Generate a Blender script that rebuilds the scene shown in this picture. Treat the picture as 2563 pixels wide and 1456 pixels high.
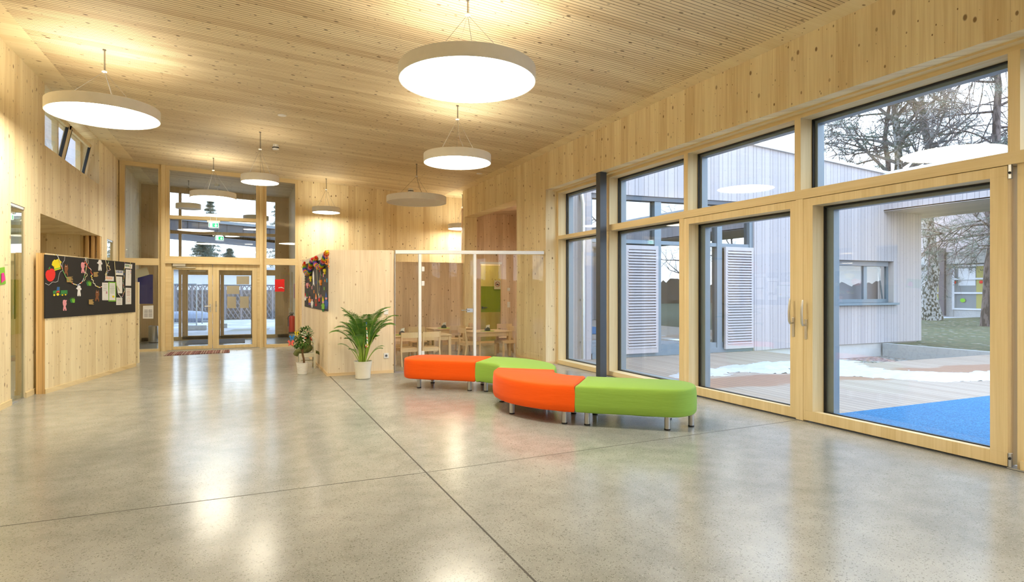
import bpy, bmesh, math, random
from mathutils import Vector, Matrix, noise
R = random.Random(7)
C = bpy.context.scene.collection
SC = bpy.context.scene
for o in list(bpy.data.objects):
    bpy.data.objects.remove(o)

# ------------------------------------------------------------------ camera, world, exposure
FPX, CX, CY, CAMH = 1510.0, 1281.5, 728.0, 1.45
TH = math.radians(23.9)
CT, ST = math.cos(TH), math.sin(TH)
cam = bpy.data.cameras.new('camera')
camo = bpy.data.objects.new('camera', cam)
C.objects.link(camo)
camo.location = (0, 0, CAMH)
camo.rotation_euler = (math.radians(90), 0, -TH)
cam.sensor_width = 36.0
cam.lens = FPX / 2563 * 36
cam.clip_start = 0.05
cam.clip_end = 500
SC.camera = camo

SC.view_settings.view_transform = 'Standard'
SC.view_settings.look = 'None'
SC.view_settings.gamma = 1
SC.view_settings.exposure = 1.42
SC.cycles.use_denoising = True
SC.cycles.use_adaptive_sampling = False
SC.cycles.max_bounces = 14
SC.cycles.diffuse_bounces = 6
SC.cycles.glossy_bounces = 5
SC.cycles.transparent_max_bounces = 24
SC.cycles.sample_clamp_indirect = 6
SC.cycles.caustics_reflective = False
SC.cycles.caustics_refractive = False

W = bpy.data.worlds.new('overcast_sky')
SC.world = W
W.use_nodes = True
wn = W.node_tree.nodes
bg = wn['Background']
tc = wn.new('ShaderNodeTexCoord')
sp = wn.new('ShaderNodeSeparateXYZ')
rp = wn.new('ShaderNodeValToRGB')
W.node_tree.links.new(tc.outputs['Generated'], sp.inputs[0])
W.node_tree.links.new(sp.outputs['Z'], rp.inputs[0])
rp.color_ramp.elements[0].position = 0.0
rp.color_ramp.elements[0].color = (0.79, 0.88, 1.0, 1)
rp.color_ramp.elements[1].position = 0.7
rp.color_ramp.elements[1].color = (0.54, 0.71, 1.0, 1)
W.node_tree.links.new(rp.outputs[0], bg.inputs[0])
bg.inputs[1].default_value = 1.95
LAMP_E = 11.0
UP_E = 2.3
LAMP_COL = (1.0, 0.91, 0.73, 1)

# ------------------------------------------------------------------ projection helpers (pixel of the photograph -> point on a plane of the place)
def ray(u, v):
    l = (u - CX) / FPX; m = (CY - v) / FPX
    return Vector((CT * l + ST, CT - l * ST, m))
CAMP = Vector((0, 0, CAMH))
def PX(u, v, X):
    d = ray(u, v); return CAMP + d * (X / d.x)
def PY(u, v, Y):
    d = ray(u, v); return CAMP + d * (Y / d.y)
def PZ(u, v, z):
    d = ray(u, v); return CAMP + d * ((z - CAMH) / d.z)
def PP(u, v, p0, n):
    d = ray(u, v); return CAMP + d * ((p0 - CAMP).dot(n) / d.dot(n))
def zceil(x):
    return 4.18 + (5.45 - x) * 0.044

# ------------------------------------------------------------------ mesh helpers
def wloc(o):
    v = Vector((0, 0, 0))
    while o is not None:
        v = v + o.location; o = o.parent
    return v
class MB:
    def __init__(s): s.v = []; s.f = []
    def add(s, vs, fs):
        b = len(s.v); s.v += [tuple(x) for x in vs]; s.f += [tuple(b + i for i in f) for f in fs]; return s
    def box(s, x0, x1, y0, y1, z0, z1):
        s.n = getattr(s, 'n', -1) + 1; e = 0.0004*(s.n % 6)*(1 if getattr(s, 'jit', True) else 0)
        if x0 > x1: x0, x1 = x1, x0
        if y0 > y1: y0, y1 = y1, y0
        if z0 > z1: z0, z1 = z1, z0
        x0 -= e; x1 += e; y0 -= e; y1 += e; z1 += e
        return s.add([(x0,y0,z0),(x1,y0,z0),(x1,y1,z0),(x0,y1,z0),(x0,y0,z1),(x1,y0,z1),(x1,y1,z1),(x0,y1,z1)],
              [(0,3,2,1),(4,5,6,7),(0,1,5,4),(1,2,6,5),(2,3,7,6),(3,0,4,7)])
    def obox(s, c, dx, dy, dz, M):
        # oriented box: centre c, half sizes, matrix 3x3
        vs = []
        for z in (-1, 1):
            for x, y in ((-1,-1),(1,-1),(1,1),(-1,1)):
                vs.append(Vector(c) + M @ Vector((x*dx, y*dy, z*dz)))
        return s.add(vs, [(0,3,2,1),(4,5,6,7),(0,1,5,4),(1,2,6,5),(2,3,7,6),(3,0,4,7)])
    def extr(s, pts, vec):
        # polygon (3d points) extruded by vec
        n = len(pts); p = [Vector(q) for q in pts]; q = [a + Vector(vec) for a in p]
        fs = [tuple(range(n))[::-1], tuple(range(n, 2*n))] + [(i, (i+1) % n, n + (i+1) % n, n + i) for i in range(n)]
        return s.add(p + q, fs)
    def prism(s, pts, z0, z1):
        return s.extr([(x, y, z0) for x, y in pts], (0, 0, z1 - z0))
    def lathe(s, c, prof, n=24, cap=True):
        b = []; fs = []
        for r, z in prof:
            for i in range(n):
                a = 2*math.pi*i/n; b.append((c[0] + r*math.cos(a), c[1] + r*math.sin(a), c[2] + z))
        m = len(prof)
        for j in range(m-1):
            for i in range(n):
                k = (i+1) % n; fs.append((j*n+i, j*n+k, (j+1)*n+k, (j+1)*n+i))
        if cap:
            fs.append(tuple(range(n))[::-1]); fs.append(tuple((m-1)*n + i for i in range(n)))
        return s.add(b, fs)
    def tube(s, pts, r, n=8, cap=True):
        pts = [Vector(p) for p in pts]
        if not isinstance(r, (list, tuple)): r = [r]*len(pts)
        vs = []; fs = []; ref = None
        for i, p in enumerate(pts):
            t = (pts[min(i+1, len(pts)-1)] - pts[max(i-1, 0)])
            if t.length < 1e-9: t = Vector((0,0,1))
            t.normalize()
            if ref is None:
                ref = t.cross(Vector((0,0,1)))
                if ref.length < 0.1: ref = t.cross(Vector((1,0,0)))
            a = ref - t * ref.dot(t)
            if a.length < 1e-6: a = t.orthogonal()
            a.normalize(); ref = a; b2 = t.cross(a)
            for k in range(n):
                an = 2*math.pi*k/n
                vs.append(p + (a*math.cos(an) + b2*math.sin(an)) * r[i])
        m = len(pts)
        for j in range(m-1):
            for k in range(n):
                q = (k+1) % n; fs.append((j*n+k, j*n+q, (j+1)*n+q, (j+1)*n+k))
        if cap:
            fs.append(tuple(range(n))[::-1]); fs.append(tuple((m-1)*n+k for k in range(n)))
        return s.add(vs, fs)
    def ball(s, c, r, n=10, m=7, sc=(1,1,1), M=None):
        vs = []; fs = []; c = Vector(c)
        for j in range(m+1):
            ph = math.pi*j/m
            for i in range(n):
                a = 2*math.pi*i/n
                p = Vector((math.sin(ph)*math.cos(a)*r*sc[0], math.sin(ph)*math.sin(a)*r*sc[1], math.cos(ph)*r*sc[2]))
                if M: p = M @ p
                vs.append(c + p)
        for j in range(m):
            for i in range(n):
                k = (i+1) % n
                fs.append((j*n+i, (j+1)*n+i, (j+1)*n+k, j*n+k))
        return s.add(vs, fs)
    def build(s, name, mat, parent=None, smooth=False, bevel=0, kind=None, doub=False, sub=0):
        me = bpy.data.meshes.new(name)
        off = wloc(parent) if parent is not None else Vector((0,0,0))
        me.from_pydata([tuple(Vector(v) - off) for v in s.v], [], s.f)
        bm = bmesh.new(); bm.from_mesh(me)
        if doub or smooth: bmesh.ops.remove_doubles(bm, verts=bm.verts, dist=1e-5)
        bmesh.ops.recalc_face_normals(bm, faces=bm.faces)
        bm.to_mesh(me); bm.free()
        me.materials.append(mat)
        o = bpy.data.objects.new(name, me); C.objects.link(o)
        if parent is not None: o.parent = parent
        if smooth:
            for p in me.polygons: p.use_smooth = True
            me.set_sharp_from_angle(angle=math.radians(38))
        if bevel:
            b = o.modifiers.new('bevel', 'BEVEL'); b.width = bevel; b.segments = 2; b.limit_method = 'ANGLE'
        if sub:
            b = o.modifiers.new('sub', 'SUBSURF'); b.levels = sub; b.render_levels = sub
        if kind: o['kind'] = kind
        return o
def box(name, mat, x0, x1, y0, y1, z0, z1, parent=None, bevel=0, kind=None):
    return MB().box(x0, x1, y0, y1, z0, z1).build(name, mat, parent, bevel=bevel, kind=kind)
def tag(o, label, cat, group=None, kind=None):
    o['label'] = label; o['category'] = cat
    if group: o['group'] = group
    if kind: o['kind'] = kind
    return o
def thing(name, label, cat, loc=(0,0,0), rz=0, group=None):
    o = bpy.data.objects.new(name, None); C.objects.link(o)
    o.location = loc; o.rotation_euler = (0, 0, rz); o.empty_display_size = 0.1
    return tag(o, label, cat, group)
def sempty(name, loc=(0,0,0)):
    o = bpy.data.objects.new(name, None); C.objects.link(o); o.location = loc; o['kind'] = 'structure'; o.empty_display_size = 0.1
    return o
def dup(root, loc, rz, label, group=None):
    r = root.copy(); C.objects.link(r); r.location = loc; r.rotation_euler = (0, 0, rz); r['label'] = label
    if group: r['group'] = group
    def rec(src, dst):
        for ch in list(src.children):
            c = ch.copy(); C.objects.link(c); c.parent = dst; rec(ch, c)
    rec(root, r)
    return r
def wallgrid(axis, p0, p1, a0, a1, z0, z1, holes):
    """boxes of a wall: axis 'x' means the wall lies in a plane X=const (p0..p1 thick), a along Y; holes (a0,a1,z0,z1)"""
    mb = MB(); mb.jit = False
    A = sorted(set([a0, a1] + [min(max(h[i], a0), a1) for h in holes for i in (0, 1)]))
    Z = sorted(set([z0, z1] + [min(max(h[i], z0), z1) for h in holes for i in (2, 3)]))
    for i in range(len(A)-1):
        run = None
        for j in range(len(Z)-1):
            am = (A[i]+A[i+1])/2; zm = (Z[j]+Z[j+1])/2
            if any(h[0] < am < h[1] and h[2] < zm < h[3] for h in holes):
                if run is not None:
                    mb.box(*((p0, p1, A[i], A[i+1]) if axis == 'x' else (A[i], A[i+1], p0, p1)), run, Z[j]); run = None
            elif run is None: run = Z[j]
        if run is not None:
            mb.box(*((p0, p1, A[i], A[i+1]) if axis == 'x' else (A[i], A[i+1], p0, p1)), run, z1)
    return mb

# ------------------------------------------------------------------ materials
def newmat(name):
    m = bpy.data.materials.new(name); m.use_nodes = True
    nt = m.node_tree; return m, nt, nt.nodes, nt.links, nt.nodes['Principled BSDF']
def setc(b, col): b.inputs['Base Color'].default_value = (*col, 1)
def plain(name, col, rough=0.5, metal=0.0, emit=0, ecol=None, spec=0.5, bump=0, bscale=200):
    m, nt, N, L, b = newmat(name)
    setc(b, col); b.inputs['Roughness'].default_value = rough; b.inputs['Metallic'].default_value = metal
    b.inputs['Specular IOR Level'].default_value = spec
    if emit:
        b.inputs['Emission Color'].default_value = (*(ecol or col), 1); b.inputs['Emission Strength'].default_value = emit
    # faint procedural mottling
    tcn = N.new('ShaderNodeTexCoord'); nz = N.new('ShaderNodeTexNoise'); nz.inputs['Scale'].default_value = 9
    mx = N.new('ShaderNodeMix'); mx.data_type = 'RGBA'; mx.blend_type = 'MULTIPLY'
    mx.inputs[0].default_value = 0.12
    L.new(tcn.outputs['Object'], nz.inputs['Vector'])
    mx.inputs[6].default_value = (*col, 1); L.new(nz.outputs['Fac'], mx.inputs[7])
    mul = N.new('ShaderNodeMix'); mul.data_type = 'RGBA'; mul.blend_type = 'MIX'; mul.inputs[0].default_value = 0.5
    L.new(mx.outputs[2], b.inputs['Base Color'])
    if bump:
        n2 = N.new('ShaderNodeTexNoise'); n2.inputs['Scale'].default_value = bscale
        L.new(tcn.outputs['Object'], n2.inputs['Vector'])
        bp = N.new('ShaderNodeBump'); bp.inputs['Strength'].default_value = bump; bp.inputs['Distance'].default_value = 0.01
        L.new(n2.outputs['Fac'], bp.inputs['Height']); L.new(bp.outputs[0], b.inputs['Normal'])
    return m
def M1(nt, op, a, b=None, c=None):
    n = nt.nodes.new('ShaderNodeMath'); n.operation = op
    for i, x in enumerate((a, b, c)):
        if x is None: continue
        if isinstance(x, (int, float)): n.inputs[i].default_value = x
        else: nt.links.new(x, n.inputs[i])
    return n.outputs[0]
def mixc(nt, fac, a, b, mode='MIX'):
    n = nt.nodes.new('ShaderNodeMix'); n.data_type = 'RGBA'; n.blend_type = mode
    if isinstance(fac, (int, float)): n.inputs[0].default_value = fac
    else: nt.links.new(fac, n.inputs[0])
    for i, x in ((6, a), (7, b)):
        if isinstance(x, tuple): n.inputs[i].default_value = (*x[:3], 1)
        else: nt.links.new(x, n.inputs[i])
    return n.outputs[2]
def wood(name, light, dark, grain='z', plank=0.17, knots=0.5, kscale=5.2, ribs=0, rough=0.6, knotcol=(0.16,0.07,0.02), coord='world', fine=1.0, seam=0.25, kr=0.05, spec=0.3):
    """grain: axis the boards run along. s = across, t = along"""
    m, nt, N, L, b = newmat(name)
    b.inputs['Roughness'].default_value = rough; b.inputs['Specular IOR Level'].default_value = spec
    if coord == 'world':
        g = N.new('ShaderNodeNewGeometry'); src = g.outputs['Position']
    else:
        g = N.new('ShaderNodeTexCoord'); src = g.outputs['Object']
    se = N.new('ShaderNodeSeparateXYZ'); L.new(src, se.inputs[0])
    X, Y, Z = se.outputs
    if grain == 'z': s = M1(nt, 'ADD', X, Y); t = Z
    elif grain == 'x': s = M1(nt, 'ADD', Y, Z); t = X
    else: s = M1(nt, 'ADD', X, Z); t = Y
    idx = M1(nt, 'FLOOR', M1(nt, 'DIVIDE', s, plank))
    wh = N.new('ShaderNodeTexWhiteNoise'); wh.noise_dimensions = '1D'; L.new(idx, wh.inputs['W'])
    off = M1(nt, 'MULTIPLY', wh.outputs['Value'], 37.0)
    cb = N.new('ShaderNodeCombineXYZ')
    L.new(M1(nt, 'MULTIPLY', s, 55*fine), cb.inputs[0]); L.new(M1(nt, 'MULTIPLY', M1(nt, 'ADD', t, off), 1.5), cb.inputs[1])
    nz = N.new('ShaderNodeTexNoise'); nz.inputs['Scale'].default_value = 1.0; nz.inputs['Detail'].default_value = 3; nz.inputs['Distortion'].default_value = 0.4
    L.new(cb.outputs[0], nz.inputs['Vector'])
    cb2 = N.new('ShaderNodeCombineXYZ')
    L.new(M1(nt, 'MULTIPLY', s, 9*fine), cb2.inputs[0]); L.new(M1(nt, 'MULTIPLY', M1(nt, 'ADD', t, off), 0.7), cb2.inputs[1])
    nz2 = N.new('ShaderNodeTexNoise'); nz2.inputs['Scale'].default_value = 1.0; nz2.inputs['Detail'].default_value = 2
    L.new(cb2.outputs[0], nz2.inputs['Vector'])
    v = M1(nt, 'ADD', M1(nt, 'MULTIPLY', nz.outputs['Fac'], 0.95), M1(nt, 'MULTIPLY', nz2.outputs['Fac'], 0.75))
    v = M1(nt, 'SUBTRACT', v, 0.32)
    v = M1(nt, 'ADD', v, M1(nt, 'MULTIPLY', M1(nt, 'SUBTRACT', wh.outputs['Value'], 0.5), 0.45))
    mr = N.new('ShaderNodeMapRange'); mr.inputs[1].default_value = 0.15; mr.inputs[2].default_value = 0.95
    L.new(v, mr.inputs[0])
    col = mixc(nt, mr.outputs[0], light, dark)
    # seams
    fr = M1(nt, 'FRACT', M1(nt, 'DIVIDE', s, plank))
    sm = M1(nt, 'LESS_THAN', fr, 0.012/plank*0.35)
    sm = M1(nt, 'MULTIPLY', sm, M1(nt, 'MULTIPLY', wh.outputs['Value'], seam*1.6))
    col = mixc(nt, sm, col, (dark[0]*0.45, dark[1]*0.4, dark[2]*0.35))
    if knots > 0:
        for kk, (sc, rr, dens) in enumerate(((kscale, kr, knots), (kscale*1.9, kr*0.75, knots*0.6))):
            vo = N.new('ShaderNodeTexVoronoi'); vo.inputs['Scale'].default_value = sc
            c3 = N.new('ShaderNodeCombineXYZ')
            L.new(M1(nt, 'ADD', s, 3.3*kk), c3.inputs[0]); L.new(M1(nt, 'MULTIPLY', M1(nt, 'ADD', t, 1.7*kk), 0.62), c3.inputs[1])
            vo.voronoi_dimensions = '2D'
            L.new(c3.outputs[0], vo.inputs['Vector'])
            sc2 = N.new('ShaderNodeSeparateColor'); L.new(vo.outputs['Color'], sc2.inputs[0])
            rad = M1(nt, 'MULTIPLY', M1(nt, 'ADD', sc2.outputs[1], 0.35), rr)
            k = N.new('ShaderNodeMapRange'); k.interpolation_type = 'SMOOTHSTEP'
            L.new(M1(nt, 'DIVIDE', vo.outputs['Distance'], rad), k.inputs[0])
            k.inputs[1].default_value = 0.6; k.inputs[2].default_value = 1.25; k.inputs[3].default_value = 1; k.inputs[4].default_value = 0
            sel = M1(nt, 'LESS_THAN', sc2.outputs[0], dens)
            kf = M1(nt, 'MULTIPLY', M1(nt, 'MULTIPLY', k.outputs[0], sel), M1(nt, 'ADD', M1(nt, 'MULTIPLY', sc2.outputs[2], 0.5), 0.4))
            col = mixc(nt, kf, col, knotcol)
    if ribs:
        fr2 = M1(nt, 'FRACT', M1(nt, 'DIVIDE', s, ribs))
        gm = M1(nt, 'LESS_THAN', fr2, 0.2)
        col = mixc(nt, M1(nt, 'MULTIPLY', gm, 0.7), col, (0.07, 0.04, 0.018))
    L.new(col, b.inputs['Base Color'])
    return m
def glass(name, tint=(0.97,0.985,0.98), boost=1.0, base=0.0, rough=0.0):
    m, nt, N, L, b = newmat(name); N.remove(b)
    out = N['Material Output']
    tr = N.new('ShaderNodeBsdfTransparent'); tr.inputs[0].default_value = (*tint, 1)
    gl = N.new('ShaderNodeBsdfGlossy'); gl.inputs['Roughness'].default_value = rough
    gl.inputs['Color'].default_value = (1, 1, 1, 1)
    geo = N.new('ShaderNodeNewGeometry'); fr = N.new('ShaderNodeFresnel')
    L.new(M1(nt, 'SUBTRACT', 1.5, M1(nt, 'MULTIPLY', geo.outputs['Backfacing'], 1.5 - 1/1.5)), fr.inputs['IOR'])
    f = M1(nt, 'ADD', M1(nt, 'MULTIPLY', fr.outputs[0], boost), base)
    mx = N.new('ShaderNodeMixShader'); L.new(f, mx.inputs[0]); L.new(tr.outputs[0], mx.inputs[1]); L.new(gl.outputs[0], mx.inputs[2])
    L.new(mx.outputs[0], out.inputs['Surface'])
    return m
def speckle(name, base, specks, scale=60, rough=0.9, amt=0.5, big=None, bump=0):
    m, nt, N, L, b = newmat(name)
    b.inputs['Roughness'].default_value = rough
    g = N.new('ShaderNodeNewGeometry')
    vo = N.new('ShaderNodeTexVoronoi'); vo.inputs['Scale'].default_value = scale; L.new(g.outputs['Position'], vo.inputs['Vector'])
    nz = N.new('ShaderNodeTexNoise'); nz.inputs['Scale'].default_value = 1.3; nz.inputs['Detail'].default_value = 5; L.new(g.outputs['Position'], nz.inputs['Vector'])
    sc = N.new('ShaderNodeSeparateColor'); L.new(vo.outputs['Color'], sc.inputs[0])
    col = mixc(nt, nz.outputs['Fac'], base, big or tuple(c*0.8 for c in base))
    for i, (c, th) in enumerate(specks):
        col = mixc(nt, M1(nt, 'MULTIPLY', M1(nt, 'LESS_THAN', sc.outputs[i], th), amt), col, c)
    L.new(col, b.inputs['Base Color'])
    if bump:
        bp = N.new('ShaderNodeBump'); bp.inputs['Strength'].default_value = bump; bp.inputs['Distance'].default_value = 0.02
        L.new(vo.outputs['Distance'], bp.inputs['Height']); L.new(bp.outputs[0], b.inputs['Normal'])
    return m
WL, WD = (0.90, 0.79, 0.53), (0.66, 0.51, 0.28)
m_wall = wood('spruce_wall_panel', WL, WD, 'z', plank=0.19, knots=0.8, kr=0.068)
m_walldim = wood('spruce_wall_dim', (0.88, 0.71, 0.54), (0.62, 0.45, 0.31), 'z', plank=0.19, knots=0.85, kr=0.07)  # same spruce as m_wall, the weaker light there put into a browner colour
m_wallp = wood('spruce_partition', (0.88, 0.75, 0.55), (0.68, 0.53, 0.34), 'z', plank=0.26, knots=0.7, kscale=4.8, kr=0.055, knotcol=(0.36,0.19,0.08))
m_ceil = wood('ribbed_ceiling', (0.90, 0.78, 0.53), (0.62, 0.47, 0.27), 'x', plank=0.19, knots=0.85, ribs=0.05, kr=0.072, knotcol=(0.10,0.045,0.015))
m_band = wood('smooth_ceiling_band', (0.86, 0.75, 0.50), (0.74, 0.60, 0.35), 'x', plank=0.21, knots=0.8, kr=0.085)
m_frame = wood('spruce_frame', (0.80, 0.655, 0.39), (0.68, 0.525, 0.27), 'z', plank=0.05, knots=0, seam=0.0)
m_frameh = wood('spruce_frame_lying', (0.80, 0.655, 0.39), (0.68, 0.525, 0.27), 'y', plank=0.04, knots=0, seam=0.0)
m_framex = wood('spruce_frame_cross', (0.80, 0.655, 0.39), (0.68, 0.525, 0.27), 'x', plank=0.04, knots=0, seam=0.0)
m_end = wood('glued_panel_edge', (0.80, 0.55, 0.26), (0.55, 0.34, 0.13), 'z', plank=0.04, knots=0, seam=0.4)
m_base = wood('baseboard_wood', (0.82, 0.62, 0.36), (0.70, 0.50, 0.26), 'x', plank=0.3, knots=0)
m_furn = wood('birch_furniture', (0.78, 0.60, 0.38), (0.66, 0.48, 0.28), 'z', plank=0.3, knots=0, coord='object', rough=0.45)
m_deckw = None
def mat_clad(name, c1, c2, groove, s_period=0.27):
    m, nt, N, L, b = newmat(name)
    b.inputs['Roughness'].default_value = 0.8
    g = N.new('ShaderNodeNewGeometry'); se = N.new('ShaderNodeSeparateXYZ'); L.new(g.outputs['Position'], se.inputs[0])
    s = M1(nt, 'ADD', se.outputs[0], se.outputs[1]); t = se.outputs[2]
    q = M1(nt, 'DIVIDE', s, s_period)
    idx = M1(nt, 'FLOOR', q); fr = M1(nt, 'FRACT', q)
    wh = N.new('ShaderNodeTexWhiteNoise'); wh.noise_dimensions = '1D'; L.new(idx, wh.inputs['W'])
    cut = M1(nt, 'ADD', M1(nt, 'MULTIPLY', wh.outputs['Value'], 0.12), 0.58)
    g1 = M1(nt, 'LESS_THAN', fr, 0.035)
    g2 = M1(nt, 'LESS_THAN', M1(nt, 'ABSOLUTE', M1(nt, 'SUBTRACT', fr, cut)), 0.02)
    gm = M1(nt, 'MAXIMUM', g1, g2)
    side = M1(nt, 'GREATER_THAN', fr, cut)
    wh2 = N.new('ShaderNodeTexWhiteNoise'); wh2.noise_dimensions = '1D'; L.new(M1(nt, 'ADD', M1(nt, 'MULTIPLY', idx, 2.0), side), wh2.inputs['W'])
    cb = N.new('ShaderNodeCombineXYZ'); L.new(M1(nt, 'MULTIPLY', s, 22), cb.inputs[0]); L.new(M1(nt, 'MULTIPLY', t, 1.6), cb.inputs[1]); L.new(wh2.outputs['Value'], cb.inputs[2])
    nz = N.new('ShaderNodeTexNoise'); nz.inputs['Scale'].default_value = 1; nz.inputs['Detail'].default_value = 4; L.new(cb.outputs[0], nz.inputs['Vector'])
    v = M1(nt, 'ADD', M1(nt, 'MULTIPLY', wh2.outputs['Value'], 0.6), M1(nt, 'MULTIPLY', nz.outputs['Fac'], 0.5))
    col = mixc(nt, v, c1, c2)
    vo = N.new('ShaderNodeTexVoronoi'); vo.voronoi_dimensions = '2D'; vo.inputs['Scale'].default_value = 4
    c3 = N.new('ShaderNodeCombineXYZ'); L.new(s, c3.inputs[0]); L.new(M1(nt, 'MULTIPLY', t, 0.6), c3.inputs[1]); L.new(c3.outputs[0], vo.inputs['Vector'])
    col = mixc(nt, M1(nt, 'MULTIPLY', M1(nt, 'LESS_THAN', vo.outputs['Distance'], 0.04), 0.35), col, tuple(c*0.5 for c in c2))
    col = mixc(nt, M1(nt, 'MULTIPLY', gm, 0.9), col, groove)
    L.new(col, b.inputs['Base Color'])
    bp = N.new('ShaderNodeBump'); bp.inputs['Strength'].default_value = 0.6; bp.inputs['Distance'].default_value = 0.02
    L.new(M1(nt, 'SUBTRACT', 1.0, gm), bp.inputs['Height']); L.new(bp.outputs[0], b.inputs['Normal'])
    return m
m_clad = mat_clad('weathered_larch_cladding', (0.52, 0.48, 0.485), (0.41, 0.38, 0.39), (0.17, 0.155, 0.165))
m_cladd = mat_clad('dark_board_cladding', (0.095, 0.10, 0.115), (0.07, 0.075, 0.09), (0.02, 0.02, 0.025), 0.9)
m_black = plain('black_rubber', (0.012, 0.012, 0.014), 0.5)
m_gasket = plain('grey_gasket', (0.10, 0.11, 0.13), 0.45)
m_alu = plain('brushed_aluminium', (0.62, 0.63, 0.64), 0.32, 0.9)
m_alug = plain('satin_silver_fitting', (0.66, 0.64, 0.58), 0.35, 0.75)
m_white = plain('white_lacquer', (0.84, 0.84, 0.83), 0.35)
m_shade = plain('white_lamp_ring', (0.88, 0.86, 0.83), 0.5)
m_diffoff = plain('unlit_lamp_diffuser', (0.74, 0.73, 0.70), 0.55)
m_diff = plain('lit_lamp_diffuser', (0.9, 0.9, 0.9), 0.5, emit=LAMP_E, ecol=LAMP_COL[:3])
m_cable = plain('steel_cable', (0.22, 0.20, 0.17), 0.5, 0.3)
m_column = plain('dark_grey_steel', (0.075, 0.085, 0.10), 0.38, 0.3)
m_anth = plain('grey_blue_window_frame', (0.22, 0.275, 0.32), 0.4, 0.2)
m_anthd = plain('dark_window_head', (0.12, 0.14, 0.17), 0.45, 0.2)
m_glass = glass('window_glass')
m_glassi = glass('interior_glass', (0.985, 0.99, 0.97), 0.45)
m_glassf = glass('facade_coated_glass', (0.55, 0.62, 0.66), 1.6, 0.22)
m_film = None
m_shutter = plain('silver_grey_shutter', (0.53, 0.49, 0.495), 0.6)
m_plinth = plain('white_plinth', (0.58, 0.57, 0.56), 0.85)
m_snow = plain('old_snow', (0.52, 0.52, 0.53), 0.8, bump=0.5, bscale=30)
m_plastw = plain('white_plastic', (0.82, 0.82, 0.80), 0.4)
m_pot = plain('cream_ceramic', (0.80, 0.77, 0.66), 0.35)
m_soil = plain('dark_soil', (0.05, 0.035, 0.02), 0.9, bump=0.5, bscale=80)
m_steel = plain('polished_steel', (0.55, 0.53, 0.50), 0.22, 1.0)
m_red = plain('fire_red', (0.62, 0.02, 0.015), 0.3)
m_matd = plain('dark_grey_mat', (0.10, 0.105, 0.12), 0.95, bump=0.4, bscale=300)
m_paper = plain('white_paper', (0.80, 0.80, 0.80), 0.8)
m_ink = plain('grey_ink', (0.25, 0.25, 0.27), 0.8)
m_kraft = plain('beige_paper', (0.44, 0.41, 0.32), 0.85)
m_conc = speckle('weathered_concrete', (0.45, 0.46, 0.45), [((0.3,0.3,0.3),0.3)], 20, 0.9, 0.3)
# floor: polished concrete with fine aggregate
def mat_floor():
    m, nt, N, L, b = newmat('polished_concrete')
    g = N.new('ShaderNodeNewGeometry')
    def nz(s, d=4):
        n = N.new('ShaderNodeTexNoise'); n.inputs['Scale'].default_value = s; n.inputs['Detail'].default_value = d; L.new(g.outputs['Position'], n.inputs['Vector']); return n.outputs['Fac']
    n1 = nz(0.7); n2 = nz(5)
    a = M1(nt, 'ADD', M1(nt, 'MULTIPLY', n1, 0.6), M1(nt, 'MULTIPLY', n2, 0.4))
    mr = N.new('ShaderNodeMapRange'); mr.inputs[1].default_value = 0.35; mr.inputs[2].default_value = 0.65; L.new(a, mr.inputs[0])
    col = mixc(nt, mr.outputs[0], (0.27, 0.28, 0.26), (0.41, 0.42, 0.395))
    for sc, c, th, am in ((120, (0.11,0.105,0.09), 0.17, 0.7), (170, (0.62,0.61,0.56), 0.12, 0.5), (60, (0.13,0.12,0.11), 0.04, 0.5)):
        vo = N.new('ShaderNodeTexVoronoi'); vo.inputs['Scale'].default_value = sc; L.new(g.outputs['Position'], vo.inputs['Vector'])
        s = N.new('ShaderNodeSeparateColor'); L.new(vo.outputs['Color'], s.inputs[0])
        f = M1(nt, 'MULTIPLY', M1(nt, 'LESS_THAN', s.outputs[0], th), M1(nt, 'LESS_THAN', vo.outputs['Distance'], 0.45))
        col = mixc(nt, M1(nt, 'MULTIPLY', f, am), col, c)
    L.new(col, b.inputs['Base Color'])
    b.inputs['Roughness'].default_value = 0.20
    b.inputs['Specular IOR Level'].default_value = 0.55
    return m
m_floor = mat_floor()
m_grass = speckle('winter_grass', (0.055, 0.085, 0.022), [((0.14,0.125,0.065),0.25),((0.03,0.055,0.014),0.3),((0.35,0.35,0.34),0.03)], 9, 0.95, 0.6, big=(0.095,0.08,0.05), bump=0.6)
m_gravel = speckle('gravel', (0.26,0.25,0.225), [((0.09,0.085,0.075),0.3),((0.42,0.41,0.38),0.3),((0.42,0.30,0.18),0.15)], 14, 0.9, 0.8, bump=1.0)
m_snowg = speckle('snowy_ground', (0.60,0.61,0.64), [((0.20,0.20,0.14),0.22),((0.30,0.31,0.33),0.2)], 0.8, 0.9, 0.7, big=(0.30,0.31,0.34))
m_pave = speckle('wet_paving', (0.26,0.265,0.28), [((0.21,0.215,0.23),0.4)], 2, 0.6, 0.5)
m_blue = speckle('blue_outdoor_carpet', (0.014,0.12,0.28), [((0.04,0.24,0.45),0.33),((0.008,0.075,0.18),0.3)], 90, 0.95, 0.7, big=(0.02,0.16,0.34))
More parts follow.
